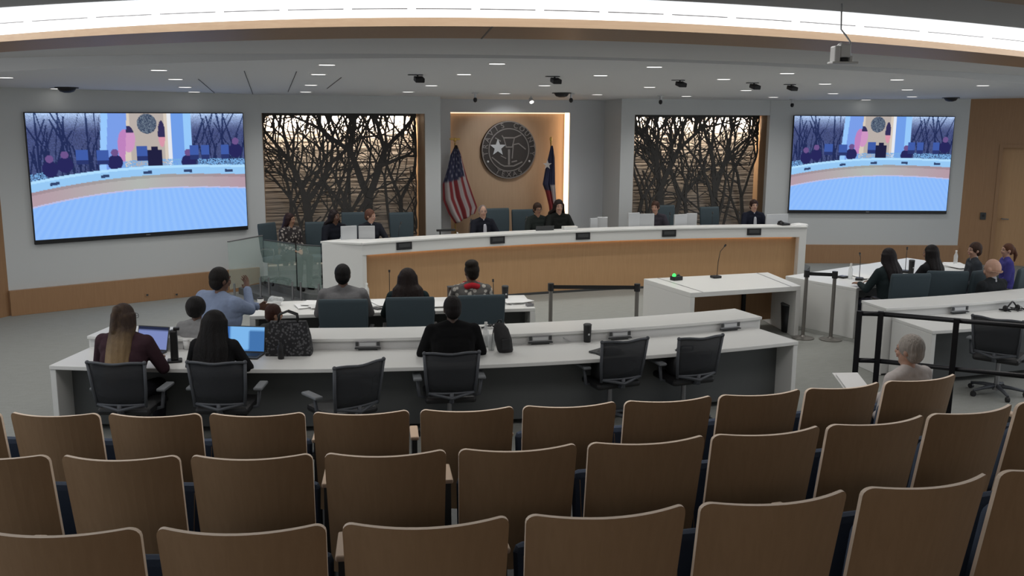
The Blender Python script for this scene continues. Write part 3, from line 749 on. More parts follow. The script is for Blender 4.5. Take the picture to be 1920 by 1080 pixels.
def make_seat(lab, sides=(-1,)):
    t = thing('auditorium_seat', lab, 'seat', (0, 0, 0), 0, 'wood backed auditorium seats')
    shell_mesh(.552, .30, .93, .019, .082, .20, .038).build('backrest', ['seat_wood', 'ply'], t, smooth=False)
    shell_mesh(.46, .34, .76, .045, .057, .20, .06, y0=.082).build('back_cushion', 'blue_fab', t, smooth=True)
    g = G(); a = rad(78); R = Matrix.Rotation(a, 3, 'X')
    g.box((0, .345, .455), (.50, .38, .085), R=R); g.build('seat', 'blue_fab', t, bevel=.035)
    g = G(); g.box((0, .305, .44), (.44, .34, .012), R=R); g.build('seat_pan', 'seat_wood', t)
    for sx in sides:
        g = G(); g.box((sx * .298, .415, .645), (.052, .22, .024)); a_ = g.build('armrest', 'arm_wood', t, bevel=.008)
        g = G(); g.prism([(.30, .30), (.54, .30), (.51, .634), (.33, .634)], -.016, .016)
        me = [V((sx * .298 + p.z, p.x, p.y)) for p in g.v]; g.v = me; g.build('arm_panel', 'dark', t)
    g = G()
    for sx in sides:
        g.box((sx * .298, .42, .17), (.04, .10, .34)); g.box((sx * .298, .42, .01), (.07, .24, .02))
    g.box((0, .40, .30), (.56, .05, .05)); g.build('pedestal', 'blackmetal', t, bevel=.004)
    return t
R1 = [(18, 772, 186, 774), (204, 772, 378, 773), (393, 771, 572, 772), (587, 768, 768, 768), (787, 766, 965, 762), (980, 760, 1155, 750), (1168, 748, 1335, 740), (1346, 738, 1503, 729), (1513, 728, 1650, 715), (1655, 712, 1790, 699)]
R2 = [(115, 851, 338, 851), (357, 850, 586, 850), (607, 848, 838, 844), (860, 843, 1083, 830), (1102, 828, 1320, 812), (1332, 811, 1536, 795), (1548, 793, 1733, 776), (1742, 775, 1905, 758)]
R3 = [(-70, 990, 265, 985), (295, 980, 612, 979), (640, 978, 957, 968), (985, 963, 1287, 942), (1312, 940, 1587, 914), (1617, 912, 1852, 884), (1872, 880, 2090, 850)]
CIRC = [((-2.31, 19.54), 14.73), ((-2.99, 16.42), 12.634), ((-3.49, 14.13), 11.418)]
ORD = ['first', 'second', 'third', 'fourth', 'fifth', 'sixth', 'seventh', 'eighth', 'ninth', 'tenth', 'eleventh']
ROWN = ['far front row', 'middle row', 'nearest row']
seat0 = None
SEATP = {}
for ri, (row, (cc, cr), ztop) in enumerate(zip((R1, R2, R3), CIRC, (1.57, 1.73, 1.90))):
    an = []; ws = []
    for a, b, c, d in row:
        ws.append(min(1.06, max(.9, (atz(a, b, ztop) - atz(c, d, ztop)).length / .556)))
        m_ = (atz(a, b, ztop) + atz(c, d, ztop)) / 2; an.append(math.atan2(m_.y - cc[1], m_.x - cc[0]))
    if ri < 2: an = [2 * an[0] - an[1]] + an; ws = [ws[0]] + ws
    if ri == 1: an = an + [2 * an[-1] - an[-2]]; ws = ws + [ws[-1]]
    for k, a in enumerate(an):
        loc = V((cc[0] + cr * math.cos(a), cc[1] + cr * math.sin(a), ROWZ[ri])); rz = a + math.pi / 2
        n = len(an)
        lab = 'brown plywood backed auditorium seat, %s from the left in the %s' % (ORD[k], ROWN[ri])
        if ri == 0 and k == n - 1: lab = 'plywood backed auditorium seat holding the grey haired person in white'
        if k == n - 1: o = make_seat(lab, (-1, 1)); o.location = loc; o.rotation_euler.z = rz
        elif seat0 is None: seat0 = make_seat(lab); seat0.location = loc; seat0.rotation_euler.z = rz
        else: o = dup(seat0, loc, rz, lab)
        if k == 0 and ri == 0: o = seat0
        o.scale = (ws[k], 1, 1)
        SEATP[(ri, k)] = (loc, rz)

# ---- swivel chairs
def star_base(t, r=.30, z=.07, m='black'):
    g = G(); g.cyl((0, 0, z + .02), (0, 0, .44), .028, .024); g.cyl((0, 0, z - .01), (0, 0, z + .05), .045); g.build('gas_post', 'chrome', t, smooth=False)
    g = G()
    for k in range(5):
        a = 2 * math.pi * k / 5 + .3; d = V((math.cos(a), math.sin(a), 0))
        g.tube([V((0, 0, z + .035)), d * r * .5 + V((0, 0, z + .025)), d * r + V((0, 0, z))], .02, n=8, rs=[.026, .021, .015])
    g.build('star_base', m, t, smooth=True)
    for k in range(5):
        a = 2 * math.pi * k / 5 + .3; p = V((math.cos(a) * r, math.sin(a) * r, .03)); n = V((-math.sin(a), math.cos(a), 0)) * .018
        g = G(); g.cyl(p - n, p + n, .03, n=12); g.build('caster', 'black', t)
def make_exec(lab, group):
    t = thing('upholstered_chair', lab, 'chair', (0, 0, 0), 0, group)
    g = G(); g.box((0, .02, .45), (.54, .50, .10)); g.build('seat', 'teal', t, bevel=.035)
    g = G()
    for j, (z, y, w, th) in enumerate(((.48, -.22, .50, .06), (.60, -.245, .54, .075), (.85, -.275, .565, .07), (1.04, -.30, .57, .06), (1.075, -.304, .56, .045), (1.085, -.306, .54, .02))):
        o = rounded(w, th, th * .42, 4); 
        g.loft([[V((x, y + q - th / 2, z)) for x, q in o]], close=False) if False else None
        g.v += [V((x, y + q - th / 2, z)) for x, q in o]
    n = len(o); K = 6
    g.f = [(j * n + i, j * n + (i + 1) % n, (j + 1) * n + (i + 1) % n, (j + 1) * n + i) for j in range(K - 1) for i in range(n)] + [tuple(range(n - 1, -1, -1)), tuple(range((K - 1) * n, K * n))]
    g.m = [0] * len(g.f); g.build('backrest', 'teal', t, smooth=True, bevel=0)
    for sx in (-1, 1):
        g = G(); g.tube([(sx * .26, -.24, .62), (sx * .30, -.14, .655), (sx * .30, .16, .655), (sx * .29, .17, .60), (sx * .27, .10, .42)], .014, n=8); a_ = g.build('arm', 'chrome', t, smooth=True)
        g = G(); g.box((sx * .30, .0, .675), (.055, .28, .03)); g.build('arm_pad', 'black', a_, bevel=.01)
    star_base(t); return t
def make_mesh(lab):
    t = thing('mesh_office_chair', lab, 'chair', (0, 0, 0), 0, 'charcoal mesh office chairs at the long desk')
    g = G(); g.box((0, .03, .455), (.50, .48, .07)); g.build('seat', 'black', t, bevel=.028)
    def bp(x, z): return V((x, -.235 - (z - .5) * .18 - .03 + .05 * (x / .25) ** 2, z))
    g = G()
    pts = [bp(-.225, .52), bp(-.245, .70), bp(-.262, .95)]; g.tube(pts, .016, n=8); g.tube([bp(.225, .52), bp(.245, .70), bp(.262, .95)], .016, n=8)
    g.tube([bp(-.262 + .0524 * i, .955 + .006 * math.sin(i)) for i in range(11)], .013, n=8); g.tube([bp(-.225 + .045 * i, .545) for i in range(11)], .012, n=8)
    for sx in (-1, 1): g.ell(bp(sx * .262, .955), .02)
    g.build('back_frame', 'mesh_frame', t, smooth=True)
    g = G(); A = [[bp(-.24 + (-.02) * (z - .52) / .43 + (.48 + .04 * (z - .52) / .43) * i / 10, z) for i in range(11)] for z in (.53, .65, .8, .95)]
    g.add([p for r in A for p in r], [(j * 11 + i, j * 11 + i + 1, (j + 1) * 11 + i + 1, (j + 1) * 11 + i) for j in range(3) for i in range(10)])
    o = g.build('back_mesh', 'mesh_net', t, smooth=True); sm = o.modifiers.new('thick', 'SOLIDIFY'); sm.thickness = .004
    g = G(); g.tube([(0, -.18, .44), (0, -.28, .46), bp(0, .55)], .022, n=8); g.tube([bp(-.22, .545), V((0, -.30, .50)), bp(.22, .545)], .016, n=8); g.build('spine', 'mesh_frame', t, smooth=True)
    for sx in (-1, 1):
        g = G(); g.tube([(sx * .20, -.02, .43), (sx * .30, -.03, .46), (sx * .315, -.02, .62)], .018, n=8); a_ = g.build('arm', 'mesh_frame', t, smooth=True)
        g = G(); g.box((sx * .315, .03, .64), (.085, .26, .03)); g.build('arm_pad', 'chrome_soft' if 'chrome_soft' in M else 'mesh_frame', a_, bevel=.012)
    star_base(t, .31, m='mesh_frame'); return t
M['chrome_soft'] = mat('grey_arm_pad', (.15, .16, .17), .6)
DC = (-1.65, 23.44)          # centre of the long desk's arc
def face_c(p, c=DC): return math.atan2(c[1] - p[1], c[0] - p[0]) - math.pi / 2
mc0 = None
for px, py, extra, lab in ((212, 683, .02, 'charcoal mesh office chair behind the woman with long two tone hair'), (402, 682, 0., 'charcoal mesh office chair behind the person with long black hair'),
                           (680, 684, .62, 'empty charcoal mesh office chair turned sideways at the long desk'), (848, 664, 0., 'charcoal mesh office chair behind the person in the black sweater'),
                           (1177, 640, .12, 'empty mesh office chair with a dark bag, left of two at the desk end'), (1320, 634, .05, 'empty mesh office chair nearest the right end of the long desk')):
    p = atz(px, py, .955); rz = face_c(p) + extra; off = rot2((0, -.345), rz); loc = V((p.x - off.x, p.y - off.y, 0))
    if mc0 is None: mc0 = make_mesh(lab); mc0.location = loc; mc0.rotation_euler.z = rz
    else: dup(mc0, loc, rz, lab)
p = atz(1868, 724, .10); oc = dup(mc0, V((p.x, p.y, 0)), -1.0, 'dark office chair with five star base behind the black railing at far right', 'charcoal mesh office chairs at the long desk'); oc.name = 'mesh_office_chair'
# upholstered chairs
ex0 = None
def ex(px, py, z, rz, lab, fz=0., group='slate upholstered swivel chairs'):
    global ex0
    p = atz(px, py, z + fz); off = rot2((0, -.305), rz); loc = V((p.x - off.x, p.y - off.y, fz))
    if ex0 is None:
        ex0 = make_exec(lab, group); ex0.location = loc; ex0.rotation_euler.z = rz
        return ex0
    return dup(ex0, loc, rz, lab, group)
ex(643, 561, 1.085, rad(-14), 'slate upholstered chair holding the man in the grey jacket')
ex(769, 557, 1.085, rad(-12), 'slate upholstered chair holding the woman with wavy dark hair')
ex(903, 553, 1.085, rad(-8), 'slate upholstered chair holding the person with the red scarf')
ex(1709, 513, 1.085, rad(-12), 'slate upholstered chair at the right table, left of the pair with visible backs')
ex(1778, 508, 1.085, rad(-22), 'slate upholstered chair at the right table, right of the pair with visible backs')
ex(1848, 517, 1.0, rad(10), 'slate upholstered chair under the bald person')
ex(1922, 500, 1.085, rad(30), 'slate upholstered chair cut by the right edge of the photo')
PZ = .22
def exd(px, py, yy, rz, lab):
    p = aty(px, py, yy); s = (p.z - PZ) / 1.085
    o = dup(ex0, V((p.x, yy + .1, PZ)), rz, lab, 'slate chairs behind the dais') ; o.scale = (s * .74, s * .8, s); return o
exd(519, 421, 16.75, rad(-140), 'slate chair of the woman sitting left of the dais')
exd(598, 420, 16.7, rad(180), 'slate chair just left of the person in black at the dais')
exd(668, 402, 16.8, rad(175), 'slate chair behind the person with short reddish hair')
exd(760, 402, 16.8, rad(180), 'empty slate chair between the red haired person and the US flag')
exd(944, 394, 16.85, rad(180), 'empty slate chair below the seal')
exd(990, 396, 16.9, rad(176), 'slate chair behind the person left of the Texas flag')
exd(1262, 388, 16.8, rad(180), 'empty slate chair beside the woman in front of the right tree panel')
exd(1347, 391, 16.6, rad(180), 'empty slate chair next to the man in the suit at right')

# ---- long curved desk and its mirror
def long_desk(c, a0, a1, lab, Rn=14.75, al0=None, al1=None):
    t = thing('curved_desk', lab, 'desk', (c[0] + Rn * math.cos((a0 + a1) / 2), c[1] + Rn * math.sin((a0 + a1) / 2), 0))
    al0 = a0 if al0 is None else al0; al1 = a1 if al1 is None else al1
    def part(nm, m, *a, bevel=.006):
        g = G(); g.arc(c, *a); return g.build(nm, m, t, world=True, bevel=bevel)
    part('worktop', 'white', Rn - .76, Rn, .70, .742, a0, a1)
    part('ledge', 'white', Rn - 1.25, Rn - .735, .83, .865, al0, al1)
    part('ledge_front', 'white2', Rn - .795, Rn - .765, .02, .83, al0, al1)
    part('front_panel', 'white2', Rn - 1.24, Rn - 1.21, .02, .83, al0, al1)
    part('modesty_panel', 'modesty', Rn - .30, Rn - .28, .06, .70, a0 + .004, a1 - .004)
    th = .06 / Rn
    part('end_panel', 'white', Rn - .75, Rn - .01, 0, .70, a0, a0 + th, 2); part('end_panel', 'white', Rn - .75, Rn - .01, 0, .70, a1 - th, a1, 2)
    part('ledge_end', 'white', Rn - 1.24, Rn - .765, 0, .83, al0, al0 + th * .5, 2); part('ledge_end', 'white', Rn - 1.24, Rn - .765, 0, .83, al1 - th * .5, al1, 2)
    return t
def ang(c, p): return math.atan2(p.y - c[1], p.x - c[0])
pL, pR = atz(90, 686, .742), atz(1498, 640, .742); lL, lR = atz(148, 636, .865), atz(1440, 597, .865)
long_desk(DC, ang(DC, pL), ang(DC, pR), 'long curved white desk with raised ledge in front of the mesh chairs', al0=ang(DC, lL), al1=ang(DC, lR))
DC2 = (2.65, 23.45)
pL2 = atz(1742, 618, .742); lL2 = atz(1648, 571, .865)
long_desk(DC2, ang(DC2, pL2), ang(DC2, pL2) + .36, 'curved white desk behind the black railing at right', al0=ang(DC2, lL2) - .004)

# ---- dais counter
DD = (.21, -1.5)
def dang(px, py, z): p = atz(px, py, z); return ang(DD, p)
aL, aR = dang(680, 456, 1.13), dang(1516, 425, 1.13)
RD = 17.11
t = thing('dais_desk', 'curved white and maple dais counter across the front of the room', 'desk', (0, RD - 1.5, 0))
def part(nm, m, *a, bevel=.006):
    g = G(); g.arc(DD, *a); return g.build(nm, m, t, world=True, bevel=bevel)
part('counter_top', 'white', RD - .03, RD + .34, 1.10, 1.132, aR, aL)
part('fascia', 'white', RD, RD + .03, .925, 1.10, aR, aL)
part('worktop', 'white', RD + .30, RD + .95, .93, .965, aR + .004, aL - .004)
part('counter_back', 'white2', RD + .30, RD + .33, .965, 1.10, aR + .004, aL - .004)
part('maple_front', 'wood', RD + .17, RD + .20, .0, .94, aR + .006, aL + .004)
part('soffit', 'white2', RD + .03, RD + .20, .925, .94, aR + .006, aL - .004)
part('plinth', 'dark', RD + .15, RD + .172, .0, .04, aR + .008, aL - .006)
part('end_panel', 'white', RD, RD + .32, 0, .93, aR, aR + .008, 2)
q0 = V((DD[0] + (RD) * math.cos(aL), DD[1] + RD * math.sin(aL), 0)); q1 = atz(603, 453, 1.13)
g = G(); dq = (q1 - q0); dq.z = 0; dq = dq.normalized(); L_ = 1.0; nq = V((dq.y, -dq.x, 0))
b0 = q0; b1 = q0 + dq * ((V((q1.x, q1.y, 0)) - q0).length)
inn = V((.6, .35, 0))
g.prism([(b0.x, b0.y), (b1.x, b1.y), (b1.x + .08, b1.y + .05), (b0.x + .08, b0.y + .05)], 0, 1.10); g.build('wing_panel', 'white', t, world=True, bevel=.004)
g = G(); g.prism([(b0.x - .02, b0.y - .02), (b1.x - .02, b1.y + .02), (b1.x + .34, b1.y + .22), (b0.x + .35, b0.y + .34)], 1.099, 1.1345); g.build('wing_top', 'white', t, world=True, bevel=.005)
g = G(); n = 60
pts = [V((DD[0] + (RD + .155) * math.cos(aR + .012 + (aL - aR - .022) * i / n), DD[1] + (RD + .155) * math.sin(aR + .012 + (aL - aR - .022) * i / n), .918)) for i in range(n + 1)]
g.tube(pts, .006, n=6); g.build('led_strip', emis('amber_led', (1., .60, .34), 3.0), t, world=True)

# ---- tables
def slab_table(name, lab, poly, h, ends, th=.045, mod=True, lip=None):
    c = sum((V((p[0], p[1], 0)) for p in poly), V()) / len(poly)
    t = thing(name, lab, 'table', c)
    g = G(); g.prism(poly, h - th, h); g.build('tabletop', 'white', t, world=True, bevel=.006)
    P = [V((p[0], p[1], 0)) for p in poly]      # order: front-left, front-right, back-right, back-left
    for nm, a, b in ends:
        A, B = P[a], P[b]; d = (c - (A + B) / 2).normalized() * .07
        g = G(); g.prism([(A.x, A.y), (B.x, B.y), (B.x + d.x, B.y + d.y), (A.x + d.x, A.y + d.y)], 0, h - th); g.build(nm, 'white', t, world=True, bevel=.004)
    if mod:
        A, B = P[0].lerp(P[3], mod), P[1].lerp(P[2], mod); d = (B - A).normalized(); n_ = V((-d.y, d.x, 0)) * .02; A, B = A + d * .07, B - d * .07
        g = G(); g.prism([(A.x, A.y), (B.x, B.y), (B.x + n_.x, B.y + n_.y), (A.x + n_.x, A.y + n_.y)], .08, h - th); g.build('modesty_panel', 'wood_wall' if 'podium' in name else 'modesty', t, world=True)
    return t
fr = atz(1004, 577.5, .742); fl = atz(560, 590, .742); fl = fr + (fl - fr).normalized() * 3.55; br = atz(983, 553, .742); bl = br + (fl - fr)
slab_table('staff_table', 'white staff table with papers in front of the dais, three chairs along it', [fl[:2], fr[:2], br[:2], bl[:2]], .742, [('end_panel', 1, 2), ('end_panel', 3, 0)], mod=.45)
pod = [atz(1295, 549, .752), atz(1502, 536, .752), atz(1440, 510.5, .752), atz(1207, 522.5, .752)]
t = slab_table('speaker_podium_table', 'white speaker table with microphone and green light at the right centre', [p[:2] for p in pod], .752, [('end_panel', 0, 3), ('end_panel', 1, 2)], th=.07, mod=.72)
g = G(); a, b = pod[0].lerp(pod[1], .10), pod[3].lerp(pod[2], .10); d = (b - a).normalized(); n_ = V((d.y, -d.x, 0)) * .02
g.prism([(a.x, a.y), (b.x, b.y), (b.x + n_.x, b.y + n_.y), (a.x + n_.x, a.y + n_.y)], .752, .7535); a, b = pod[0].lerp(pod[1], .9), pod[3].lerp(pod[2], .9)
g.prism([(a.x, a.y), (b.x, b.y), (b.x + n_.x, b.y + n_.y), (a.x + n_.x, a.y + n_.y)], .752, .7535); g.build('cable_slot', 'chrome', t, world=True)
g = G(); m_ = pod[0].lerp(pod[3], .7).lerp(pod[1].lerp(pod[2], .7), .72); g.box((m_.x, m_.y, .34), (.05, .05, .68)); g.build('support_leg', 'blackmetal', t, world=True); g = G(); m2 = pod[0].lerp(pod[3], .7).lerp(pod[1].lerp(pod[2], .7), .17); 
g.tube([(m2.x, m2.y - .1, .02), (m2.x + .2, m2.y - .0, .68)], .012); g.build('brace', 'blackmetal', t, world=True)
d1_ = V((math.cos(rad(17.5)), math.sin(rad(17.5)), 0)); n1_ = V((-d1_.y, d1_.x, 0)); f0 = atz(1642, 541.5, .742); e0 = atz(1600, 541, .742)
f0 = V((2.52, 11.26, 0))
rt = [f0, f0 + d1_ * 3.3, f0 + d1_ * 3.3 + n1_ * 1.25, f0 + n1_ * 1.25]
slab_table('panel_table', 'white table at right where five people sit, seen from its left end', [p[:2] for p in rt], .742, [('end_panel', 0, 3), ('end_panel', 1, 2)], mod=.5)

# ---- belt barriers
def belt_pair(a, b, h, lab, gname, y_):
    for i, p in enumerate((a, b)):
        t = thing('barrier_post', lab[i], 'barrier post', (p.x, p.y, 0), 0, gname)
        g = G(); g.lathe([(.16, 0), (.16, .012), (.05, .03), (.03, .05)], n=24); g.build('foot', 'greymetal', t)
        g = G(); g.cyl((0, 0, .03), (0, 0, h - .10), .026, n=16); g.build('post', 'greymetal', t, smooth=False)
        g = G(); g.cyl((0, 0, h - .10), (0, 0, h), .04, n=16); g.build('belt_head', 'black', t)
    d = (b - a); d.z = 0; L = d.length; c = (a + b) / 2
    g = G(); g.box((0, 0, 0), (L - .07, .004, .05)); o = g.build('barrier_belt', 'black'); o.location = (c.x, c.y, h - .05); o.rotation_euler.z = math.atan2(d.y, d.x)
    tag(o, lab[2], 'belt', 'retractable barrier belts')
belt_pair(atz(1033, 531, 1.0), atz(1195, 532, 1.0), 1.0, ('grey barrier post nearest the staff table', 'grey barrier post beside the left side of the speaker table', 'black belt stretched between the two posts left of the speaker table'), 'grey belt barrier posts', 0)
belt_pair(atz(1505, 634, 0.0), atz(1557, 637, 0.0) , 1.0, ('dark barrier post at the right corner of the speaker table', 'dark barrier post in front of the right table end', 'short black belt between the two posts right of the speaker table'), 'grey belt barrier posts', 0)

# ---- black guard railing of the front tier
RZ = 1.70; zf = ROWZ[0]
A_ = atz(1612, 583, RZ); B_ = atz(1652, 584, RZ); D_ = atz(1794, 597, RZ); E2 = atz(1920, 607, RZ); d = (E2 - B_); d.z = 0; Fe = B_ + d * 1.9
t = thing('guard_railing', 'black two bar guard railing at the right front of the audience tier', 'railing', (B_.x, B_.y, zf))
for p in (A_, B_, D_, B_ + d * 1.15, Fe):
    g = G(); z0 = zf if (p - CT).length < 13.42 + 6 else 0
    g.box((p.x, p.y, (RZ + 0) / 2 + 0.0), (.042, .042, RZ), rz=math.atan2(d.y, d.x)); g.build('post', 'blackmetal', t, world=True)
for z, nm in ((RZ - .02, 'top_rail'), (RZ - .40, 'mid_rail')):
    g = G(); g.tube([(A_.x, A_.y, z), (B_.x, B_.y, z)], .019, n=10); g.tube([(B_.x, B_.y, z), (Fe.x, Fe.y, z)], .019, n=10); g.build(nm, 'blackmetal', t, world=True, smooth=True)

# ---- glass guard at the left end of the dais
t = thing('glass_guard', 'clear glass guard panels at the left end of the dais', 'railing', (-5.3, 16.2, 0))
gp = [(aty(427, 452, 15.9), aty(492, 443, 16.5)), (aty(494, 446, 16.5), aty(553, 461, 15.85)), (aty(556, 461, 15.85), aty(601, 459, 15.55))]
for a, b in gp:
    d = (b - a); d.z = 0; n_ = V((-d.y, d.x, 0)).normalized() * .006; z0, z1 = .34, (a.z + b.z) / 2
    g = G(); g.prism([(a - n_)[:2], (b - n_)[:2], (b + n_)[:2], (a + n_)[:2]], z0, z1); g.build('glass_panel', 'glass', t, world=True)
    g = G(); g.tube([V((a.x, a.y, z1)), V((b.x, b.y, z1))], .012, n=8); g.build('cap_rail', 'chrome' if a is gp[0][0] else 'dark', t, world=True)
    for k in (.12, .88):
        p = a.lerp(b, k); g = G(); g.cyl((p.x, p.y, 0), (p.x, p.y, z0 + .08), .018); g.build('clamp_post', 'chrome', t, world=True)
# ================================================================== PEOPLE
SKIN = {'light': mat('skin_light', (.42, .25, .18), .5, sub=.15), 'tan': mat('skin_tan', (.30, .165, .105), .5, sub=.12), 'brown': mat('skin_brown', (.115, .058, .036), .5, sub=.08), 'dark': mat('skin_dark', (.055, .03, .02), .45, sub=.05)}
HAIR = {}
def hairm(col):
    if col not in HAIR:
        m = bpy.data.materials.new('hair'); n, l = nodes(m); b = n['Principled BSDF']; b.inputs['Roughness'].default_value = .5; b.inputs['Specular IOR Level'].default_value = .14
        tc = n.new('ShaderNodeTexCoord'); mp = n.new('ShaderNodeMapping'); mp.inputs['Scale'].default_value = (60, 60, 5); t = n.new('ShaderNodeTexNoise'); t.inputs['Scale'].default_value = 2.0
        l.new(tc.outputs['Object'], mp.inputs['Vector']); l.new(mp.outputs['Vector'], t.inputs['Vector'])
        r = n.new('ShaderNodeMix'); r.data_type = 'RGBA'; r.inputs[6].default_value = (*[c * .55 for c in col], 1); r.inputs[7].default_value = (*[c * 1.45 for c in col], 1)
        l.new(t.outputs['Fac'], r.inputs[0]); out = r.outputs[2]
        l.new(out, b.inputs['Base Color'])
        bp = n.new('ShaderNodeBump'); bp.inputs['Strength'].default_value = .6; bp.inputs['Distance'].default_value = .01; l.new(t.outputs['Fac'], bp.inputs['Height']); l.new(bp.outputs['Normal'], b.inputs['Normal'])
        HAIR[col] = m
    return HAIR[col]
def ombre(c1, c2, z0, z1):
    m = hairm(c1).copy(); n, l = m.node_tree.nodes, m.node_tree.links; b = n['Principled BSDF']
    src = b.inputs['Base Color'].links[0].from_socket; tc = n.new('ShaderNodeTexCoord'); sx = n.new('ShaderNodeSeparateXYZ'); l.new(tc.outputs['Object'], sx.inputs[0])
    mr = n.new('ShaderNodeMapRange'); mr.inputs[1].default_value = z0; mr.inputs[2].default_value = z1; l.new(sx.outputs[2], mr.inputs[0])
    no = n.new('ShaderNodeTexNoise'); no.inputs['Scale'].default_value = 9; l.new(tc.outputs['Object'], no.inputs['Vector'])
    ad = n.new('ShaderNodeMath'); ad.operation = 'ADD'; ad.use_clamp = True; sb = n.new('ShaderNodeMath'); sb.operation = 'MULTIPLY_ADD'; sb.inputs[1].default_value = 1.0; sb.inputs[2].default_value = -.5
    l.new(no.outputs['Fac'], sb.inputs[0]); l.new(mr.outputs[0], ad.inputs[0]); l.new(sb.outputs[0], ad.inputs[1])
    x = n.new('ShaderNodeMix'); x.data_type = 'RGBA'; x.inputs[6].default_value = (*c2, 1); l.new(ad.outputs[0], x.inputs[0]); l.new(src, x.inputs[7]); l.new(x.outputs[2], b.inputs['Base Color']); return m
CL = {}
def cloth(col, var=.12):
    k = tuple(col)
    if k not in CL: CL[k] = mat('cloth', col, .9, bump=.35, bscale=28, var=var, spec=.15)
    return CL[k]
def pattern(c1, c2, scale=22):
    m = bpy.data.materials.new('patterned_cloth'); n, l = nodes(m); b = n['Principled BSDF']; b.inputs['Roughness'].default_value = .9
    tc = n.new('ShaderNodeTexCoord'); t = n.new('ShaderNodeTexVoronoi'); t.inputs['Scale'].default_value = scale; l.new(tc.outputs['Object'], t.inputs['Vector'])
    cr = n.new('ShaderNodeValToRGB'); cr.color_ramp.elements[0].color = (*c1, 1); cr.color_ramp.elements[1].color = (*c2, 1); cr.color_ramp.elements[0].position = .38; cr.color_ramp.elements[1].position = .42
    l.new(t.outputs['Distance'], cr.inputs[0]); l.new(cr.outputs[0], b.inputs['Base Color']); return m
M['eye_white'] = mat('eye_white', (.26, .22, .20), .4); M['eye_dark'] = mat('iris', (.02, .012, .008), .2)
LIPS = {k: mat('lips_' + k, c, .5) for k, c in (('light', (.35, .14, .12)), ('tan', (.25, .09, .08)), ('brown', (.10, .04, .035)), ('dark', (.06, .025, .022)))}

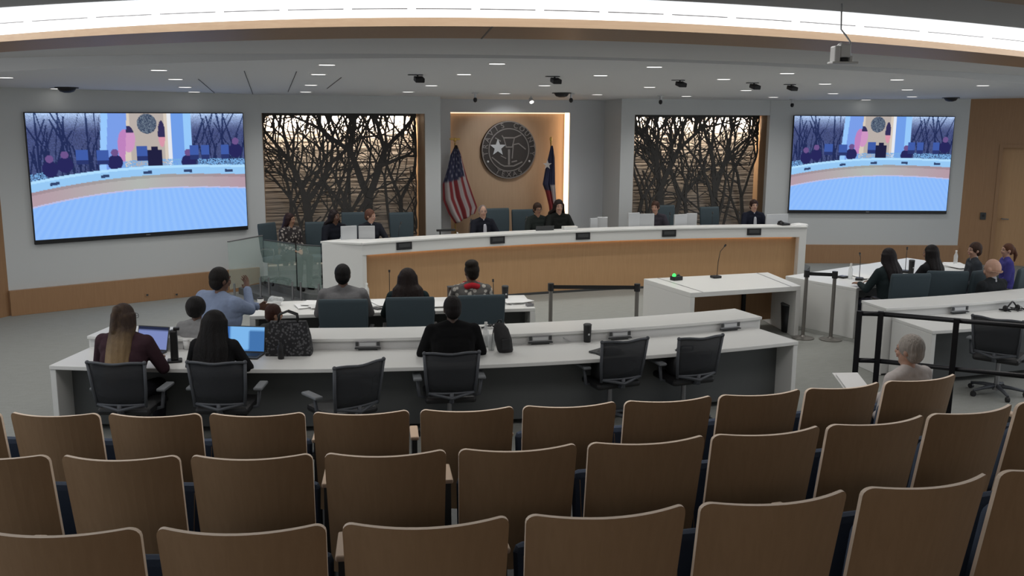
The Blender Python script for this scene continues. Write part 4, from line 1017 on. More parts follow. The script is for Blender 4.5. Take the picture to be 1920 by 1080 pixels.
def ik(a, b, l1, l2, pole):
    d = b - a; L = min(d.length, (l1 + l2) * .995); d = d.normalized(); b = a + d * L
    x = (l1 * l1 - l2 * l2 + L * L) / (2 * L); h = math.sqrt(max(0, l1 * l1 - x * x))
    p = pole - d * pole.dot(d); p = p.normalized() if p.length > 1e-6 else d.orthogonal().normalized()
    return a + d * x + p * h, b
def person(label, px, py, yh, az, lean=.12, seat=.46, fz=0., arms=('desk', 'desk'), look=(0, 0), hair='short', haircol=(.02, .015, .012), skin='light', top=(.1, .1, .1), bottom=(.03, .03, .04), bw=1., vox=.011, tz=.76, shoes=(.015, .013, .012), collar=None, extra=None, clamp=(.88, 1.16), hairmat=None, topmat=None, scarf=None, tie=None, side=0., hw=1., hs=1.):
    """seated figure: (px, py) is the crown of the head in the photo and yh its distance; az turns it clockwise from +y"""
    hp = aty(px, py, yh); rz = -rad(az)
    # nominal offsets of the crown above the seat for scale 1
    u = V((math.sin(side), math.sin(lean) * math.cos(side), math.cos(lean) * math.cos(side))); hl = lean * .55 + rad(look[1]) * .3; uh = V((math.sin(side) * .5, math.sin(hl), math.cos(hl)))
    crown = V((0, 0, .09)) + u * .50 + uh * .165 + V((0, 0, .125))
    s = min(max((hp.z - fz - seat) / crown.z, clamp[0]), clamp[1])
    off = rot2((crown.x * s, crown.y * s), rz)
    t = thing('person', label, 'person', (hp.x - off.x, hp.y - off.y, fz), rz)
    S = lambda v: V(v) * s + V((0, 0, seat))
    ux, f = V((1, 0, 0)), V((0, math.cos(lean), -math.sin(lean)))
    P0 = V((0, 0, .09))
    T = lambda d, x=0., y=0.: S(P0 + u * d + ux * x * bw + f * y)
    neck0 = P0 + u * .50; hc = neck0 + uh * .165
    Rh = Matrix.Rotation(-rad(look[0]), 3, 'Z') @ Matrix.Rotation(-rad(look[1]) - lean * .25, 3, 'X')
    H = lambda x, y, z: S(hc + Rh @ V((x, y, z)) * hs)
    HS = lambda x, y, z: H(x * hw, y * hw, z * (.6 + .4 * hw))
    E = lambda g, c, r, R=Rh, n=16, k=10: g.ell(c, tuple(q * s * hs for q in r), R, n, k)
    # limbs
    fl_ = -seat / s
    knee = [V((sx * .115, .44, .05)) for sx in (-1, 1)]; ank = [V((sx * .12, .40, fl_ + .09)) for sx in (-1, 1)]
    limbs = []
    for i, sx in enumerate((-1, 1)):
        sh = P0 + u * .455 + ux * sx * .180 * bw
        m_ = arms[i]
        if m_ == 'desk': w = V((sx * .16, max(.40, sh.y + .30), (tz - seat) / s + .035))
        elif m_ == 'lap': w = V((sx * .07, .24, .175))
        elif m_ == 'chin': w = hc + Rh @ V((sx * .03, .115, -.17))
        elif m_ == 'rest': w = V((sx * .27, .24, .22))
        elif m_ == 'fold': w = P0 + u * .26 + f * .20 + ux * (-sx * .10)
        else: w = V(m_)
        el, w = ik(sh, w, .285 , .255, V((sx * .7, -.45, -.75)))
        limbs.append((sh, el, w, sx))
    def torso(g, d):
        q = lambda r: (r + d) * s
        g.cap(S(P0 + ux * .075 * bw + V((0, -.01, 0))), q(.115 * bw ** .5), S(P0 - ux * .075 * bw + V((0, -.01, 0))), q(.115 * bw ** .5))
        g.cap(T(.14, .065), q(.103 * bw), T(.14, -.065), q(.103 * bw))
        g.cap(T(.30, .075), q(.108 * bw), T(.30, -.075), q(.108 * bw))
        g.cap(T(.40, .11), q(.085 * bw), T(.40, -.11), q(.085 * bw))
        for x in (-1, 1):
            g.cap(T(0, .05 * x), q(.12 * bw), T(.14, .06 * x), q(.105 * bw)); g.cap(T(.14, .06 * x), q(.103 * bw), T(.32, .07 * x), q(.108 * bw))
            g.cap(T(.32, .08 * x), q(.10 * bw), T(.42, .12 * x), q(.075 * bw)); g.cap(T(.445, .175 * x), q(.060), T(.505, .03 * x), q(.050))
    def arm(g, L, d, upto=1.):
        sh, el, w, sx = L
        g.cap(S(sh), (.056 * bw ** .5 + d) * s, S(el), (.043 + d) * s); e = el + (w - el) * upto; g.cap(S(el), (.042 + d) * s, S(e), (.029 + d) * s)
    def leg(g, i, d, upto=1.):
        sx = (-1, 1)[i]; hip = P0 + ux * sx * .085 + V((0, .0, -.015))
        g.cap(S(hip), (.088 + d) * s, S(knee[i]), (.060 + d) * s); a = knee[i] + (ank[i] - knee[i]) * upto; g.cap(S(knee[i]), (.058 + d) * s, S(knee[i].lerp(ank[i], .35)), (.056 + d) * s); g.cap(S(knee[i].lerp(ank[i], .35)), (.056 + d) * s, S(a), (.040 + d) * s)
    # --- body: one continuous surface
    g = G(); torso(g, -.012)
    g.cap(S(neck0 - u * .03), .056 * s, S(neck0 + uh * .09 + V((0, .012, 0))), .053 * s)
    E(g, H(0, -.005, .015), (.075, .094, .103)); E(g, H(0, .022, -.045), (.058, .066, .075)); g.cap(H(0, .062, -.093), .024 * s, H(0, .05, -.08), .03 * s)
    g.cap(H(0, .090, .012), .010 * s, H(0, .104, -.022), .0135 * s)
    for x in (-1, 1):
        E(g, H(x * .076, -.005, -.008), (.012, .022, .033)); E(g, H(x * .032, .075, -.03), (.022, .018, .02)); g.cap(H(x * .018, .083, .026), .010 * s, H(x * .045, .074, .024), .010 * s)
    for L in limbs:
        arm(g, L, -.004); sh, el, w, sx = L
        d = (w - el).normalized(); n_ = V((0, 0, -1)) if arms[0 if sx < 0 else 1] in ('desk', 'lap', 'rest') else V((0, -1, 0)) if abs(d.y) < .9 else V((0, 0, -1))
        if arms[0 if sx < 0 else 1] == 'desk': d = (d + V((0, .4, -d.z * .8))).normalized()
        n_ = (n_ - d * n_.dot(d)).normalized(); a = d.cross(n_).normalized(); a = a if a.x * sx < 0 else -a     # a points to the thumb side
        for o in (-.024, 0, .024): g.cap(S(w + a * o * .6), .019 * s, S(w + d * .078 + a * o), .0155 * s)
        for k, (o, ln) in enumerate(((.036, .068), (.0125, .076), (-.0125, .070), (-.036, .055))):
            b0 = w + d * .082 + a * o; b1 = b0 + (d + n_ * .25).normalized() * ln * .55 + a * o * .12; b2 = b1 + (d * .75 + n_ * .75).normalized() * ln * .5
            g.cap(S(b0), .0092 * s, S(b1), .0086 * s); g.cap(S(b1), .0086 * s, S(b2), .0072 * s)
        th = w + d * .025 + a * .03; th1 = th + (a * .8 + d * .7 + n_ * .3).normalized() * .04; g.cap(S(th), .013 * s, S(th1), .0105 * s); g.cap(S(th1), .0105 * s, S(th1 + (d + n_ * .3).normalized() * .032), .0085 * s)
    for i in (0, 1): leg(g, i, -.008)
    me = remesh(g, vox * .82, 2, 'body'); me.materials.append(SKIN[skin]); link('body', me, t, True)
    # --- clothes
    g = G(); torso(g, .010)
    for L in limbs: arm(g, L, .012, .93)
    g.cap(S(neck0 - u * .045), .072 * s, S(neck0 - u * .005), .062 * s)
    if collar: g.cap(S(neck0 - u * .02), .064 * s, S(neck0 + uh * .025), .060 * s)
    me = remesh(g, vox, 2, 'top'); me.materials.append(topmat or cloth(top)); link('shirt' if not topmat else 'blouse', me, t, True)
    if collar:
        g = G(); g.cap(S(neck0 + u * .005), .063 * s, S(neck0 + uh * .035), .058 * s)
        if tie: g.cap(T(.42, 0, .12), .03 * s, T(.30, 0, .135), .035 * s)
        me = remesh(g, vox, 1, 'collar'); me.materials.append(cloth(collar)); link('collar', me, t, True)
    g = G(); g.cap(S(P0 + ux * .075 * bw + V((0, -.01, -.02))), .122 * s, S(P0 - ux * .075 * bw + V((0, -.01, -.02))), .122 * s)
    for i in (0, 1): leg(g, i, .012, .95)
    me = remesh(g, vox, 2, 'trousers'); me.materials.append(cloth(bottom)); link('trousers', me, t, True)
    for i in (0, 1):
        a = ank[i]; g = G(); g.cap(S(a + V((0, -.02, -.045))), .042 * s, S(a + V((0, .13, -.055))), .034 * s); g.cap(S(a + V((0, -.01, 0))), .042 * s, S(a + V((0, 0, -.04))), .043 * s)
        me = remesh(g, vox, 1, 'shoe'); me.materials.append(cloth(shoes)); link('shoe', me, t, True)
    # --- face details
    for x in (-1, 1):
        g = G(); g.ell(H(x * .032, .0765, .008), .0118 * s, n=10, k=7); e = g.build('eye', ['eye_white', 'eye_dark'], t, True)
        g = G(); g.ell(H(x * .031, .0865, .008), .0062 * s, n=8, k=6); g.build('iris', 'eye_dark', e, True)
    g = G(); E(g, H(0, .090, -.055), (.024, .008, .0085)); g.build('lips', LIPS[skin], t, True)
    # --- hair
    hm = hairmat or hairm(haircol); g = G()
    if hair != 'bald':
        for x in (-1, 1): g.cap(H(x * .016, .092, .034), .005 * s, H(x * .048, .079, .034), .004 * s)
        me = remesh(g, .004, 1, 'eyebrows'); me.materials.append(hm); link('eyebrows', me, t, True); g = G()
    if hair in ('short', 'thin', 'white'):
        k = .004 if hair == 'thin' else .012
        E(g, H(0, -.016, .028), (.078 + k, .090 + k, .092 + k)); E(g, H(0, -.045, -.02), (.070 + k, .055 + k, .07 + k))
        for x in (-1, 1): g.cap(H(x * .072, .012, .03), .016 * s, H(x * .074, .018, -.012), .008 * s)
    elif hair == 'afro_short':
        E(g, H(0, -.016, .03), (.088 * hw, .100 * hw, .100 * hw)); E(g, H(0, -.05, -.015), (.074 * hw, .055 * hw, .065 * hw))
    elif hair == 'updo':
        E(g, H(0, -.016, .03), (.090, .100, .105)); E(g, H(-.01, -.03, .10), (.085, .08, .06)); E(g, H(0, -.05, -.02), (.074, .055, .07))
    elif hair == 'bald':
        for x in (-1, 1):
            pts = [(x * .079, .0, -.02), (x * .077, -.04, -.025), (x * .05, -.082, -.035), (0, -.096, -.04)]
            for a, b in zip(pts[:-1], pts[1:]): g.cap(H(*a), .014 * s, H(*b), .016 * s)
    elif hair.startswith('long') or hair == 'halfup':
        E(g, H(0, -.018, .03), (.090 * hw, .102 * hw, .102 * hw ** .5)); ln = {'long': .34, 'longer': .44, 'long_bob': .20, 'halfup': .50}[hair]; wd = {'halfup': .7, 'long_bob': 1.15}.get(hair, 1.0)
        for a in range(-112, 113, 11):
            r_ = rad(a); x0, y0 = math.sin(r_) * .082, -math.cos(r_) * .088
            p0 = HS(x0, y0 - .01, .03); p1 = HS(x0 * 1.06, y0 * 1.05 - .012, -.07); sp = math.sin(r_)
            back = -abs(math.cos(r_)) * .06 - .055
            base = neck0 + u * (-.02)
            lnk = ln * (1 - .18 * abs(sp)) * (1 + .06 * math.sin(a * 3.1))
            p2 = S(base + V((sp * .115 * wd * hw, back - .035, 0)) - u * (lnk * .45 - .14)); p3 = S(base + V((sp * .135 * wd * hw, back - .075 + lnk * .02, 0)) - u * (lnk - .13))
            if abs(a) > 90: p2.y += .03 * s; p3.y += .05 * s
            jit = 1 + .16 * math.sin(a * 12.9); p3 = p3 - V((0, 0, .03 * s * math.sin(a * 7.7))); p2 = p2 + V((.008 * math.sin(a * 5.3), -.008 * math.cos(a * 9.1), 0)) * s
            g.cap(p0, .024 * s, p1, .027 * s * jit); g.cap(p1, .027 * s * jit, p2, .027 * s * jit); g.cap(p2, .027 * s * jit, p3, .013 * s)
        if hair == 'halfup': E(g, H(0, -.085, .075), (.05, .04, .045)); g.cap(H(0, -.11, .07), .03 * s, H(0, -.135, -.10), .03 * s)
    if hair == 'bun': E(g, H(0, -.016, .03), (.086, .100, .100)); E(g, H(0, -.05, -.02), (.07, .055, .07)); E(g, H(0, -.10, .05), (.045, .045, .045))
    if hair == 'ponytail':
        E(g, H(0, -.016, .03), (.086, .100, .100)); E(g, H(0, -.05, -.02), (.07, .055, .07)); g.cap(H(0, -.11, .03), .03 * s, H(0, -.15, -.08), .035 * s); g.cap(H(0, -.15, -.08), .035 * s, H(.01, -.14, -.20), .015 * s)
    me = remesh(g, vox * .8, 5, 'hair'); me.materials.append(hm); link('hair', me, t, True)
    if scarf:
        g = G()
        for k in range(16):
            a, b = 2 * math.pi * k / 16, 2 * math.pi * (k + 1) / 16
            q = lambda a: S(neck0 + V((math.cos(a) * .085, math.sin(a) * .08 + .005, .01 + .012 * math.sin(a * 3))))
            g.cap(q(a), .035 * s, q(b), .035 * s)
        g.cap(S(neck0 + V((-.05, .07, 0))), .035 * s, T(.36, -.06, .13), .03 * s)
        me = remesh(g, vox, 1, 'scarf'); me.materials.append(cloth(scarf)); link('scarf', me, t, True)
    if extra == 'glasses':
        g = G()
        for x in (-1, 1):
            g.tube([H(x * .034 + .026 * math.cos(q), .105, .006 + .021 * math.sin(q)) for q in [2 * math.pi * i / 12 for i in range(13)]], .0022, n=5)
            g.tube([H(x * .06, .103, .012), H(x * .078, .05, .012), H(x * .08, -.01, .008)], .002, n=5)
        g.tube([H(-.009, .106, .01), H(.009, .106, .01)], .002, n=5); g.build('glasses', 'black', t, True)
    if extra == 'mask':
        g = G(); E(g, H(0, .058, -.055), (.062, .052, .05)); me = remesh(g, vox * .8, 1, 'face_mask'); me.materials.append(cloth((.02, .02, .025))); link('face_mask', me, t, True)
    return t
WOMAN_HAIR = ombre((.040, .026, .020), (.23, .155, .08), .90, 1.24)
# --- long desk
person('person with long brown to blonde hair in a maroon sweater typing at a laptop', 232, 569, 9.62, 24, .22, hair='halfup', skin='light', top=(.040, .020, .026), bottom=(.012, .012, .016), look=(14, 0), hairmat=WOMAN_HAIR, extra='glasses', bw=1.08, vox=.010)
person('person with long black hair and black sweater at the blue laptop', 402, 584, 9.45, 22, .20, hair='longer', skin='tan', haircol=(.007, .006, .006), top=(.010, .010, .011), bottom=(.01, .01, .012), look=(6, 8), bw=1.0, vox=.010, hw=1.25)
person('person with cropped dark hair and black sweater seen from behind at the long desk', 848, 555, 9.22, 10, .16, hair='short', skin='dark', haircol=(.010, .008, .008), top=(.0045, .0045, .005), bottom=(.01, .01, .012), look=(-4, 6), bw=1.12, vox=.010)
# --- around the staff table
person('person with round dark hair and grey top seated beyond the long desk', 367, 560, 10.45, 30, .12, hair='afro_short', hw=1.3, skin='brown', haircol=(.010, .009, .009), top=(.22, .22, .22), look=(0, 6), clamp=(.8, 1.15), vox=.012, arms=('lap', 'lap'))
person('broad person in a light blue shirt holding a hand to the face', 412, 501, 11.15, 58, .16, hair='short', skin='brown', haircol=(.010, .008, .007), top=(.19, .235, .34), bottom=(.03, .035, .05), look=(4, 2), bw=1.5, arms=((.10, .52, .42), (.00, .40, .62)), vox=.011)
person('person with reddish dark hair sitting behind the patterned tote bag', 513, 570, 10.15, 60, .12, hair='short', skin='tan', haircol=(.035, .014, .010), top=(.035, .036, .034), look=(20, 6), clamp=(.8, 1.1), vox=.012, arms=('lap', 'lap'))
person('person with short black hair in a grey jacket at the staff table', 642, 495, 11.35, 12, .10, hair='short', skin='brown', haircol=(.007, .006, .006), top=(.155, .152, .155), look=(0, 4), bw=1.12, vox=.011)
person('person with wavy dark hair in a dark green top at the staff table', 764, 504, 11.25, 12, .12, hair='long_bob', skin='tan', haircol=(.012, .007, .006), top=(.012, .022, .024), look=(0, 4), bw=1.05, vox=.011, hw=1.2)
person('person with swept up dark hair, red scarf and patterned blouse at the staff table', 884, 491, 11.3, 10, .08, hair='updo', skin='brown', haircol=(.013, .010, .007), topmat=pattern((.42, .40, .36), (.09, .085, .08), 16), scarf=(.40, .02, .03), look=(-18, 0), vox=.011)
# --- dais
DK = dict(fz=PZ, seat=.50, tz=.755, vox=.014)
person('person with long dark hair in a patterned top on the chair left of the dais', 543, 402, 16.45, 148, .04, hair='longer', skin='tan', haircol=(.022, .010, .010), topmat=pattern((.26, .23, .21), (.022, .017, .018), 20), look=(-25, 4), arms=('lap', 'lap'), bottom=(.02, .02, .022), **DK)
person('person in black turning to the right at the left end of the dais', 627, 393, 16.35, 160, .12, hair='long_bob', skin='brown', haircol=(.015, .010, .010), top=(.008, .009, .014), look=(-20, 2), **DK)
person('person with short reddish hair in a dark jacket behind the left monitors', 694, 392, 16.4, 165, .10, hair='short', skin='light', haircol=(.10, .045, .03), top=(.015, .016, .022), look=(-35, 4), collar=(.3, .3, .32), **DK)
person('person with grey hair in a dark suit and tie right of the US flag', 905, 384, 16.4, 172, .08, hair='thin', skin='light', haircol=(.16, .13, .12), top=(.010, .011, .017), collar=(.42, .42, .46), tie=True, look=(12, 2), **DK)
person('person with dark hair and dark clothes left of the Texas flag', 1008, 380, 16.55, 178, .06, hair='short', skin='tan', haircol=(.03, .015, .010), top=(.016, .020, .018), extra='glasses', look=(0, 8), **DK)
person('person with chin length dark hair in a black jacket right of the Texas flag', 1048, 374, 16.5, 178, .10, hair='long_bob', skin='light', haircol=(.016, .010, .009), top=(.010, .011, .010), look=(10, 6), **DK)
person('person with dark brown hair looking left before the right tree panel', 1229, 377, 16.45, 195, .10, hair='short', skin='light', haircol=(.05, .025, .018), top=(.04, .035, .045), look=(28, 4), **DK)
person('person in a dark suit with white shirt at the right end of the dais', 1414, 374, 16.2, 190, .06, hair='short', skin='light', haircol=(.025, .012, .010), top=(.010, .012, .022), collar=(.45, .46, .5), tie=True, look=(4, 2), **DK)
# --- right table
person('person with dark shoulder length hair in a dark green jacket at the right table', 1666, 465, 11.05, -14, .14, hair='long', skin='tan', haircol=(.012, .009, .010), top=(.016, .024, .026), look=(0, 4), bw=1.08, vox=.011)
person('person with long black hair leaning at the right table', 1746, 459, 11.2, -20, .12, hair='longer', skin='tan', haircol=(.010, .008, .008), top=(.012, .012, .014), look=(-10, 2), vox=.011)
person('person with short brown hair in a dark grey suit seen in profile', 1829, 454, 11.4, -62, .06, hair='short', skin='light', haircol=(.045, .025, .018), top=(.035, .040, .048), look=(-14, 2), collar=(.4, .4, .4), arms=('lap', 'lap'), vox=.011)
person('bald person in a dark suit seen from behind at the right', 1863, 487, 10.15, -10, .06, seat=.36, hs=1.15, hair='bald', skin='light', haircol=(.30, .185, .135), top=(.014, .016, .018), collar=(.35, .35, .37), look=(-6, 8), bw=1.12, arms=('lap', 'lap'), vox=.011, clamp=(.85, 1.2))
person('person with brown ponytail in a violet blue top at the far right', 1890, 458, 11.6, -60, .06, hair='ponytail', skin='light', haircol=(.09, .038, .022), top=(.055, .050, .22), look=(-8, 0), arms=('lap', 'lap'), vox=.011)
# --- audience
person('person with short grey hair and white top sitting in the front audience row', 1708, 627, 5.02, -12, .06, seat=.40, fz=ROWZ[0], hair='white', skin='light', haircol=(.30, .27, .24), top=(.50, .46, .44), bottom=(.05, .06, .09), look=(-14, 2), arms=('lap', (.02, .44, .20)), vox=.009, clamp=(.82, 1.1))
# ================================================================== THINGS ON THE DESKS
def radial_rz(p, c): return face_c(p, c)
def plate(lab, px, py, z, group, first=[None]):
    p = atz(px, py, z); R_ = math.hypot(p.x - DC[0], p.y - DC[1])
# name plates: dais (black, fixed to the fascia)
npd = None
for px, py, w in ((760, 461, 'nearest the left end of the dais counter'), (925, 447, 'below the grey haired person at the dais'), (1090, 441, 'at the middle of the dais counter, second left of the speaker table'), (1255, 437, 'above the green timer on the dais counter'), (1420, 436, 'nearest the right end of the dais counter')):
    a0 = ang(DD, atz(px, py, 1.04)); loc = V((DD[0] + (RD - .012) * math.cos(a0), DD[1] + (RD - .012) * math.sin(a0), 1.035)); rz = a0 - math.pi / 2
    lab = 'black name plate ' + w
    if npd is None:
        npd = thing('name_plate', lab, 'name plate', loc, rz, 'black name plates on the dais')
        g = G(); g.box((0, 0, 0), (.27, .02, .125)); g.build('frame', 'black', npd, bevel=.004)
        g = G(); g.box((0, -.012, .008), (.20, .004, .06)); g.build('insert', 'dark', npd)
    else: dup(npd, loc, rz, lab)
npl = None
def ledge_plate(c, px, py, lab):
    global npl
    a0 = ang(c, atz(px, py, .80)); R_ = 14.75 - .715; loc = V((c[0] + R_ * math.cos(a0), c[1] + R_ * math.sin(a0), .742)); rz = a0 + math.pi / 2
    if npl is None:
        npl = thing('name_plate_holder', lab, 'name plate', loc, rz, 'grey name plate holders on the ledge desks')
        g = G(); g.box((0, 0, .062), (.26, .012, .07)); g.build('holder', 'chrome', npl, bevel=.003)
        g = G(); g.box((0, -.008, .065), (.17, .004, .035)); g.build('insert', 'silver', npl)
        for sx in (-1, 1): g = G(); g.box((sx * .11, -.009, .07), (.03, .006, .045)); g.build('clip', 'dark', npl)
        g = G(); g.box((0, -.01, .022), (.27, .03, .010)); g.box((0, .0, .012), (.20, .012, .024)); g.build('foot', 'dark', npl)
    else: dup(npl, loc, rz, lab)
ledge_plate(DC, 690, 644, 'grey name plate holder left of the person in the black sweater')
ledge_plate(DC, 1010, 633, 'grey name plate holder left of the black tumbler')
ledge_plate(DC, 1160, 626, 'grey name plate holder just right of the black tumbler')
ledge_plate(DC, 1370, 611, 'grey name plate holder nearest the right end of the long desk')
ledge_plate(DC2, 1792, 578, 'grey name plate holder on the right desk behind the railing')

# monitors on the dais
mon = None
def monitor(px0, px1, py0, py1, yy, lab, turn=0.):
    global mon
    a, b = aty(px0, py0, yy), aty(px1, py1, yy); w = abs(b.x - a.x); zt = a.z; loc = V(((a.x + b.x) / 2, yy, PZ + .745)); zc = zt - PZ - .745 - .145
    if mon is None:
        mon = thing('desk_monitor', lab, 'monitor', loc, turn, 'white monitors on the dais')
        g = G(); g.box((0, 0, .0), (.40, .035, .29)); o = g.build('casing', 'silver', mon, bevel=.01); o.location.z = .275
        g = G(); g.box((0, .019, 0), (.37, .004, .25)); g.build('panel', 'black', o)
        g = G(); g.box((0, .03, .006), (.2, .15, .012)); g.box((0, .0, .13), (.045, .03, .25)); g.build('stand', 'silver', mon, bevel=.003); r = mon
    else: r = dup(mon, loc, turn, lab)
    s = (zt - PZ - .745) / .42; r.scale = (w / .40, 1, s); return r
monitor(638, 670, 424, 452, 15.55, 'white monitor back at the left end of the dais, left of a pair', .2)
monitor(672, 703, 424, 452, 15.6, 'white monitor back at the left end of the dais, right of a pair', -.1)
monitor(1105, 1121, 409, 428, 16.15, 'narrow white monitor back between the Texas flag and the pilaster, left half of a pair', .3)
monitor(1121, 1138, 407, 428, 16.2, 'narrow white monitor back between the Texas flag and the pilaster, right half of a pair', -.3)
monitor(1177, 1199, 399, 426, 16.0, 'white monitor back before the right pilaster, left of the pair by the brown haired person', .15)
monitor(1199, 1225, 401, 426, 16.0, 'white monitor back touching the brown haired person, right of a pair', -.15)
monitor(1263, 1288, 402, 426, 15.95, 'white monitor back between two empty chairs, left of a pair', .15)
monitor(1288, 1305, 400, 426, 16.0, 'white monitor back between two empty chairs, right of a pair', -.2)
monitor(1436, 1476, 402, 425, 15.8, 'white monitor back at the right end of the dais beside the person in the suit')
def on_dais(px, yy): p = aty(px, 425, yy); return V((p.x, yy, PZ + .745))
p = on_dais(835, 15.9); t = thing('document_camera', 'flat black desk device left of the grey haired person at the dais', 'device', p)
g = G(); g.box((0, 0, .012), (.25, .2, .024)); g.build('base', 'black', t, bevel=.004); g = G(); g.cyl((-.08, .05, .02), (-.08, .05, .20), .012); g.build('column', 'blackmetal', t); g = G(); g.box((.02, .03, .215), (.33, .06, .035)); g.build('head', 'black', t, bevel=.006)
p = on_dais(1016, 15.95); t = thing('open_laptop', 'dark open laptop in front of the person left of the Texas flag', 'laptop', p, math.pi)
g = G(); g.box((0, 0, .008), (.34, .24, .016)); g.build('base', 'dark', t, bevel=.004); g = G(); g.box((0, .14, .13), (.34, .012, .24), R=Matrix.Rotation(-.2, 3, 'X')); g.build('lid', 'dark', t, bevel=.004)
p = on_dais(857, 15.75); t = thing('pump_bottle', 'small pump bottle left of the grey haired person', 'bottle', p)
g = G(); g.lathe([(.03, 0), (.032, .01), (.032, .12), (.015, .15)], n=14); g.build('bottle', mat('amber_gel', (.55, .35, .25), .4), t, smooth=True); g = G(); g.cyl((0, 0, .15), (0, 0, .19), .008); g.box((0, -.02, .19), (.015, .06, .012)); g.build('pump', 'white', t)
p = on_dais(1068, 15.85); t = thing('tissue_box', 'low white box on the dais below the Texas flag', 'box', p)
g = G(); g.box((0, 0, .11), (.26, .14, .22)); g.build('carton', 'white', t, bevel=.005); g = G(); g.box((0, 0, .215), (.10, .03, .01)); g.build('opening', 'paper', t)
mic = None
def gooseneck(loc, rz, h, reach, lab, group='thin gooseneck microphones'):
    t = thing('gooseneck_microphone', lab, 'microphone', loc, rz, group)
    g = G(); g.box((0, 0, .018), (.11, .14, .036)); g.build('base', 'black', t, bevel=.008)
    g = G(); g.tube([(0, .02, .03), (0, .03, h * .5), (0, .03 - reach * .3, h * .85), (0, .03 - reach, h)], .005, n=6); g.build('neck', 'blackmetal', t, smooth=True)
    g = G(); g.cyl((0, .03 - reach, h), (0, .03 - reach * 1.25, h + .03), .012, .014); g.build('capsule', 'black', t); return t
p = atz(1342, 521, .752); gooseneck(p, .0, .47, -.10, 'tall gooseneck microphone standing on the speaker table').rotation_euler.z = math.pi / 2 * -.95
for px, yy, w in ((748, 15.75, 'by the empty chair left of the US flag'), (880, 15.85, 'in front of the grey haired person'), (985, 16.0, 'left of the dark laptop'), (1255, 15.9, 'right of the brown haired person at the dais'), (1335, 15.8, 'before the empty chair next to the person in the suit'), (1385, 15.75, 'left of the person in the dark suit')):
    gooseneck(on_dais(px, yy), 2.6, .36, .12, 'small black gooseneck microphone ' + w)
for px, yy, w in ((1075, 15.95, 'right of the low white box'), (640, 15.95, 'behind the left monitors')):
    t = thing('water_bottle', 'clear water bottle on the dais ' + w, 'bottle', on_dais(px, yy)); g = G(); g.lathe([(.03, 0), (.033, .01), (.033, .13), (.014, .17), (.014, .19)], n=14); g.build('bottle', 'plastic_clear', t, smooth=True); g = G(); g.cyl((0, 0, .19), (0, 0, .21), .016); g.build('cap', 'white', t)
p = aty(1497, 421, 15.25); t = thing('paper_stack', 'white papers lying on the right end of the dais counter', 'paper', (p.x, 15.25, 1.132), .1)
for k in range(3): g = G(); g.box((.02 * k, .01 * k, .004 + .008 * k), (.30 - .04 * k, .21, .008), rz=.1 * k); g.build('sheet', 'paper', t)
p = aty(1481, 418, 15.3); t = thing('desk_telephone', 'black telephone on the right end of the dais counter', 'telephone', (p.x - .1, 15.35, 1.132)); g = G(); g.box((0, 0, .02), (.17, .18, .04)); g.build('body', 'black', t, bevel=.008); g = G(); g.tube([(-.06, -.08, .05), (-.06, 0, .075), (-.06, .08, .05)], .018); g.build('handset', 'black', t, smooth=True)
# green light timer on speaker table
p = atz(1268, 525, .752); t = thing('speech_timer', 'black speech timer with a green light on the speaker table', 'timer', p, .15)
g = G(); g.box((0, 0, .03), (.16, .11, .06)); g.build('case', 'black', t, bevel=.008); g = G(); g.ell((-.05, -.01, .075), (.028, .028, .03)); g.build('green_lamp', 'green', t, smooth=True); g = G(); g.ell((.03, -.01, .07), (.022, .022, .022)); g.build('unlit_lamp', 'dark', t, smooth=True)

# ---- generic small props
def sheets(lab, px, py, z, n=3, w=.22, h=.29, rz=0., spread=.05, name='paper_stack'):
    p = atz(px, py, z); t = thing(name, lab, 'paper', (p.x, p.y, z), rz); rnd = random.Random(px)
    for k in range(n): g = G(); g.box((rnd.uniform(-1, 1) * spread, rnd.uniform(-1, 1) * spread, .003 + .006 * k), (w, h, .006), rz=rnd.uniform(-.3, .3)); g.build('sheet', 'paper', t)
    return t
def bottle(lab, px, py, z, h=.21, r=.033, m='plastic_clear', capm='white', name='water_bottle', cat='bottle'):
    p = atz(px, py, z); t = thing(name, lab, cat, (p.x, p.y, z)); g = G(); g.lathe([(r * .9, 0), (r, .01), (r, h * .62), (r * .42, h * .82), (r * .42, h * .9)], n=16); g.build('bottle', m, t, smooth=True)
    g = G(); g.cyl((0, 0, h * .89), (0, 0, h), r * .5, n=14); g.build('cap', capm, t); return t
def tumbler(lab, px, py, z, h=.2, r=.042, m='black'):
    p = atz(px, py, z); t = thing('travel_tumbler', lab, 'tumbler', (p.x, p.y, z)); g = G(); g.lathe([(r * .82, 0), (r * .85, .005), (r, h * .9), (r, h * .92)], n=20); g.build('cup', m, t, smooth=True)
    g = G(); g.lathe([(r * 1.04, h * .91), (r * 1.04, h * .96), (r * .8, h)], n=20); g.build('lid', 'dark', t); g = G(); g.box((0, -r * .93, h * .45), (.018, .008, .018)); g.build('badge', 'silver', t); return t
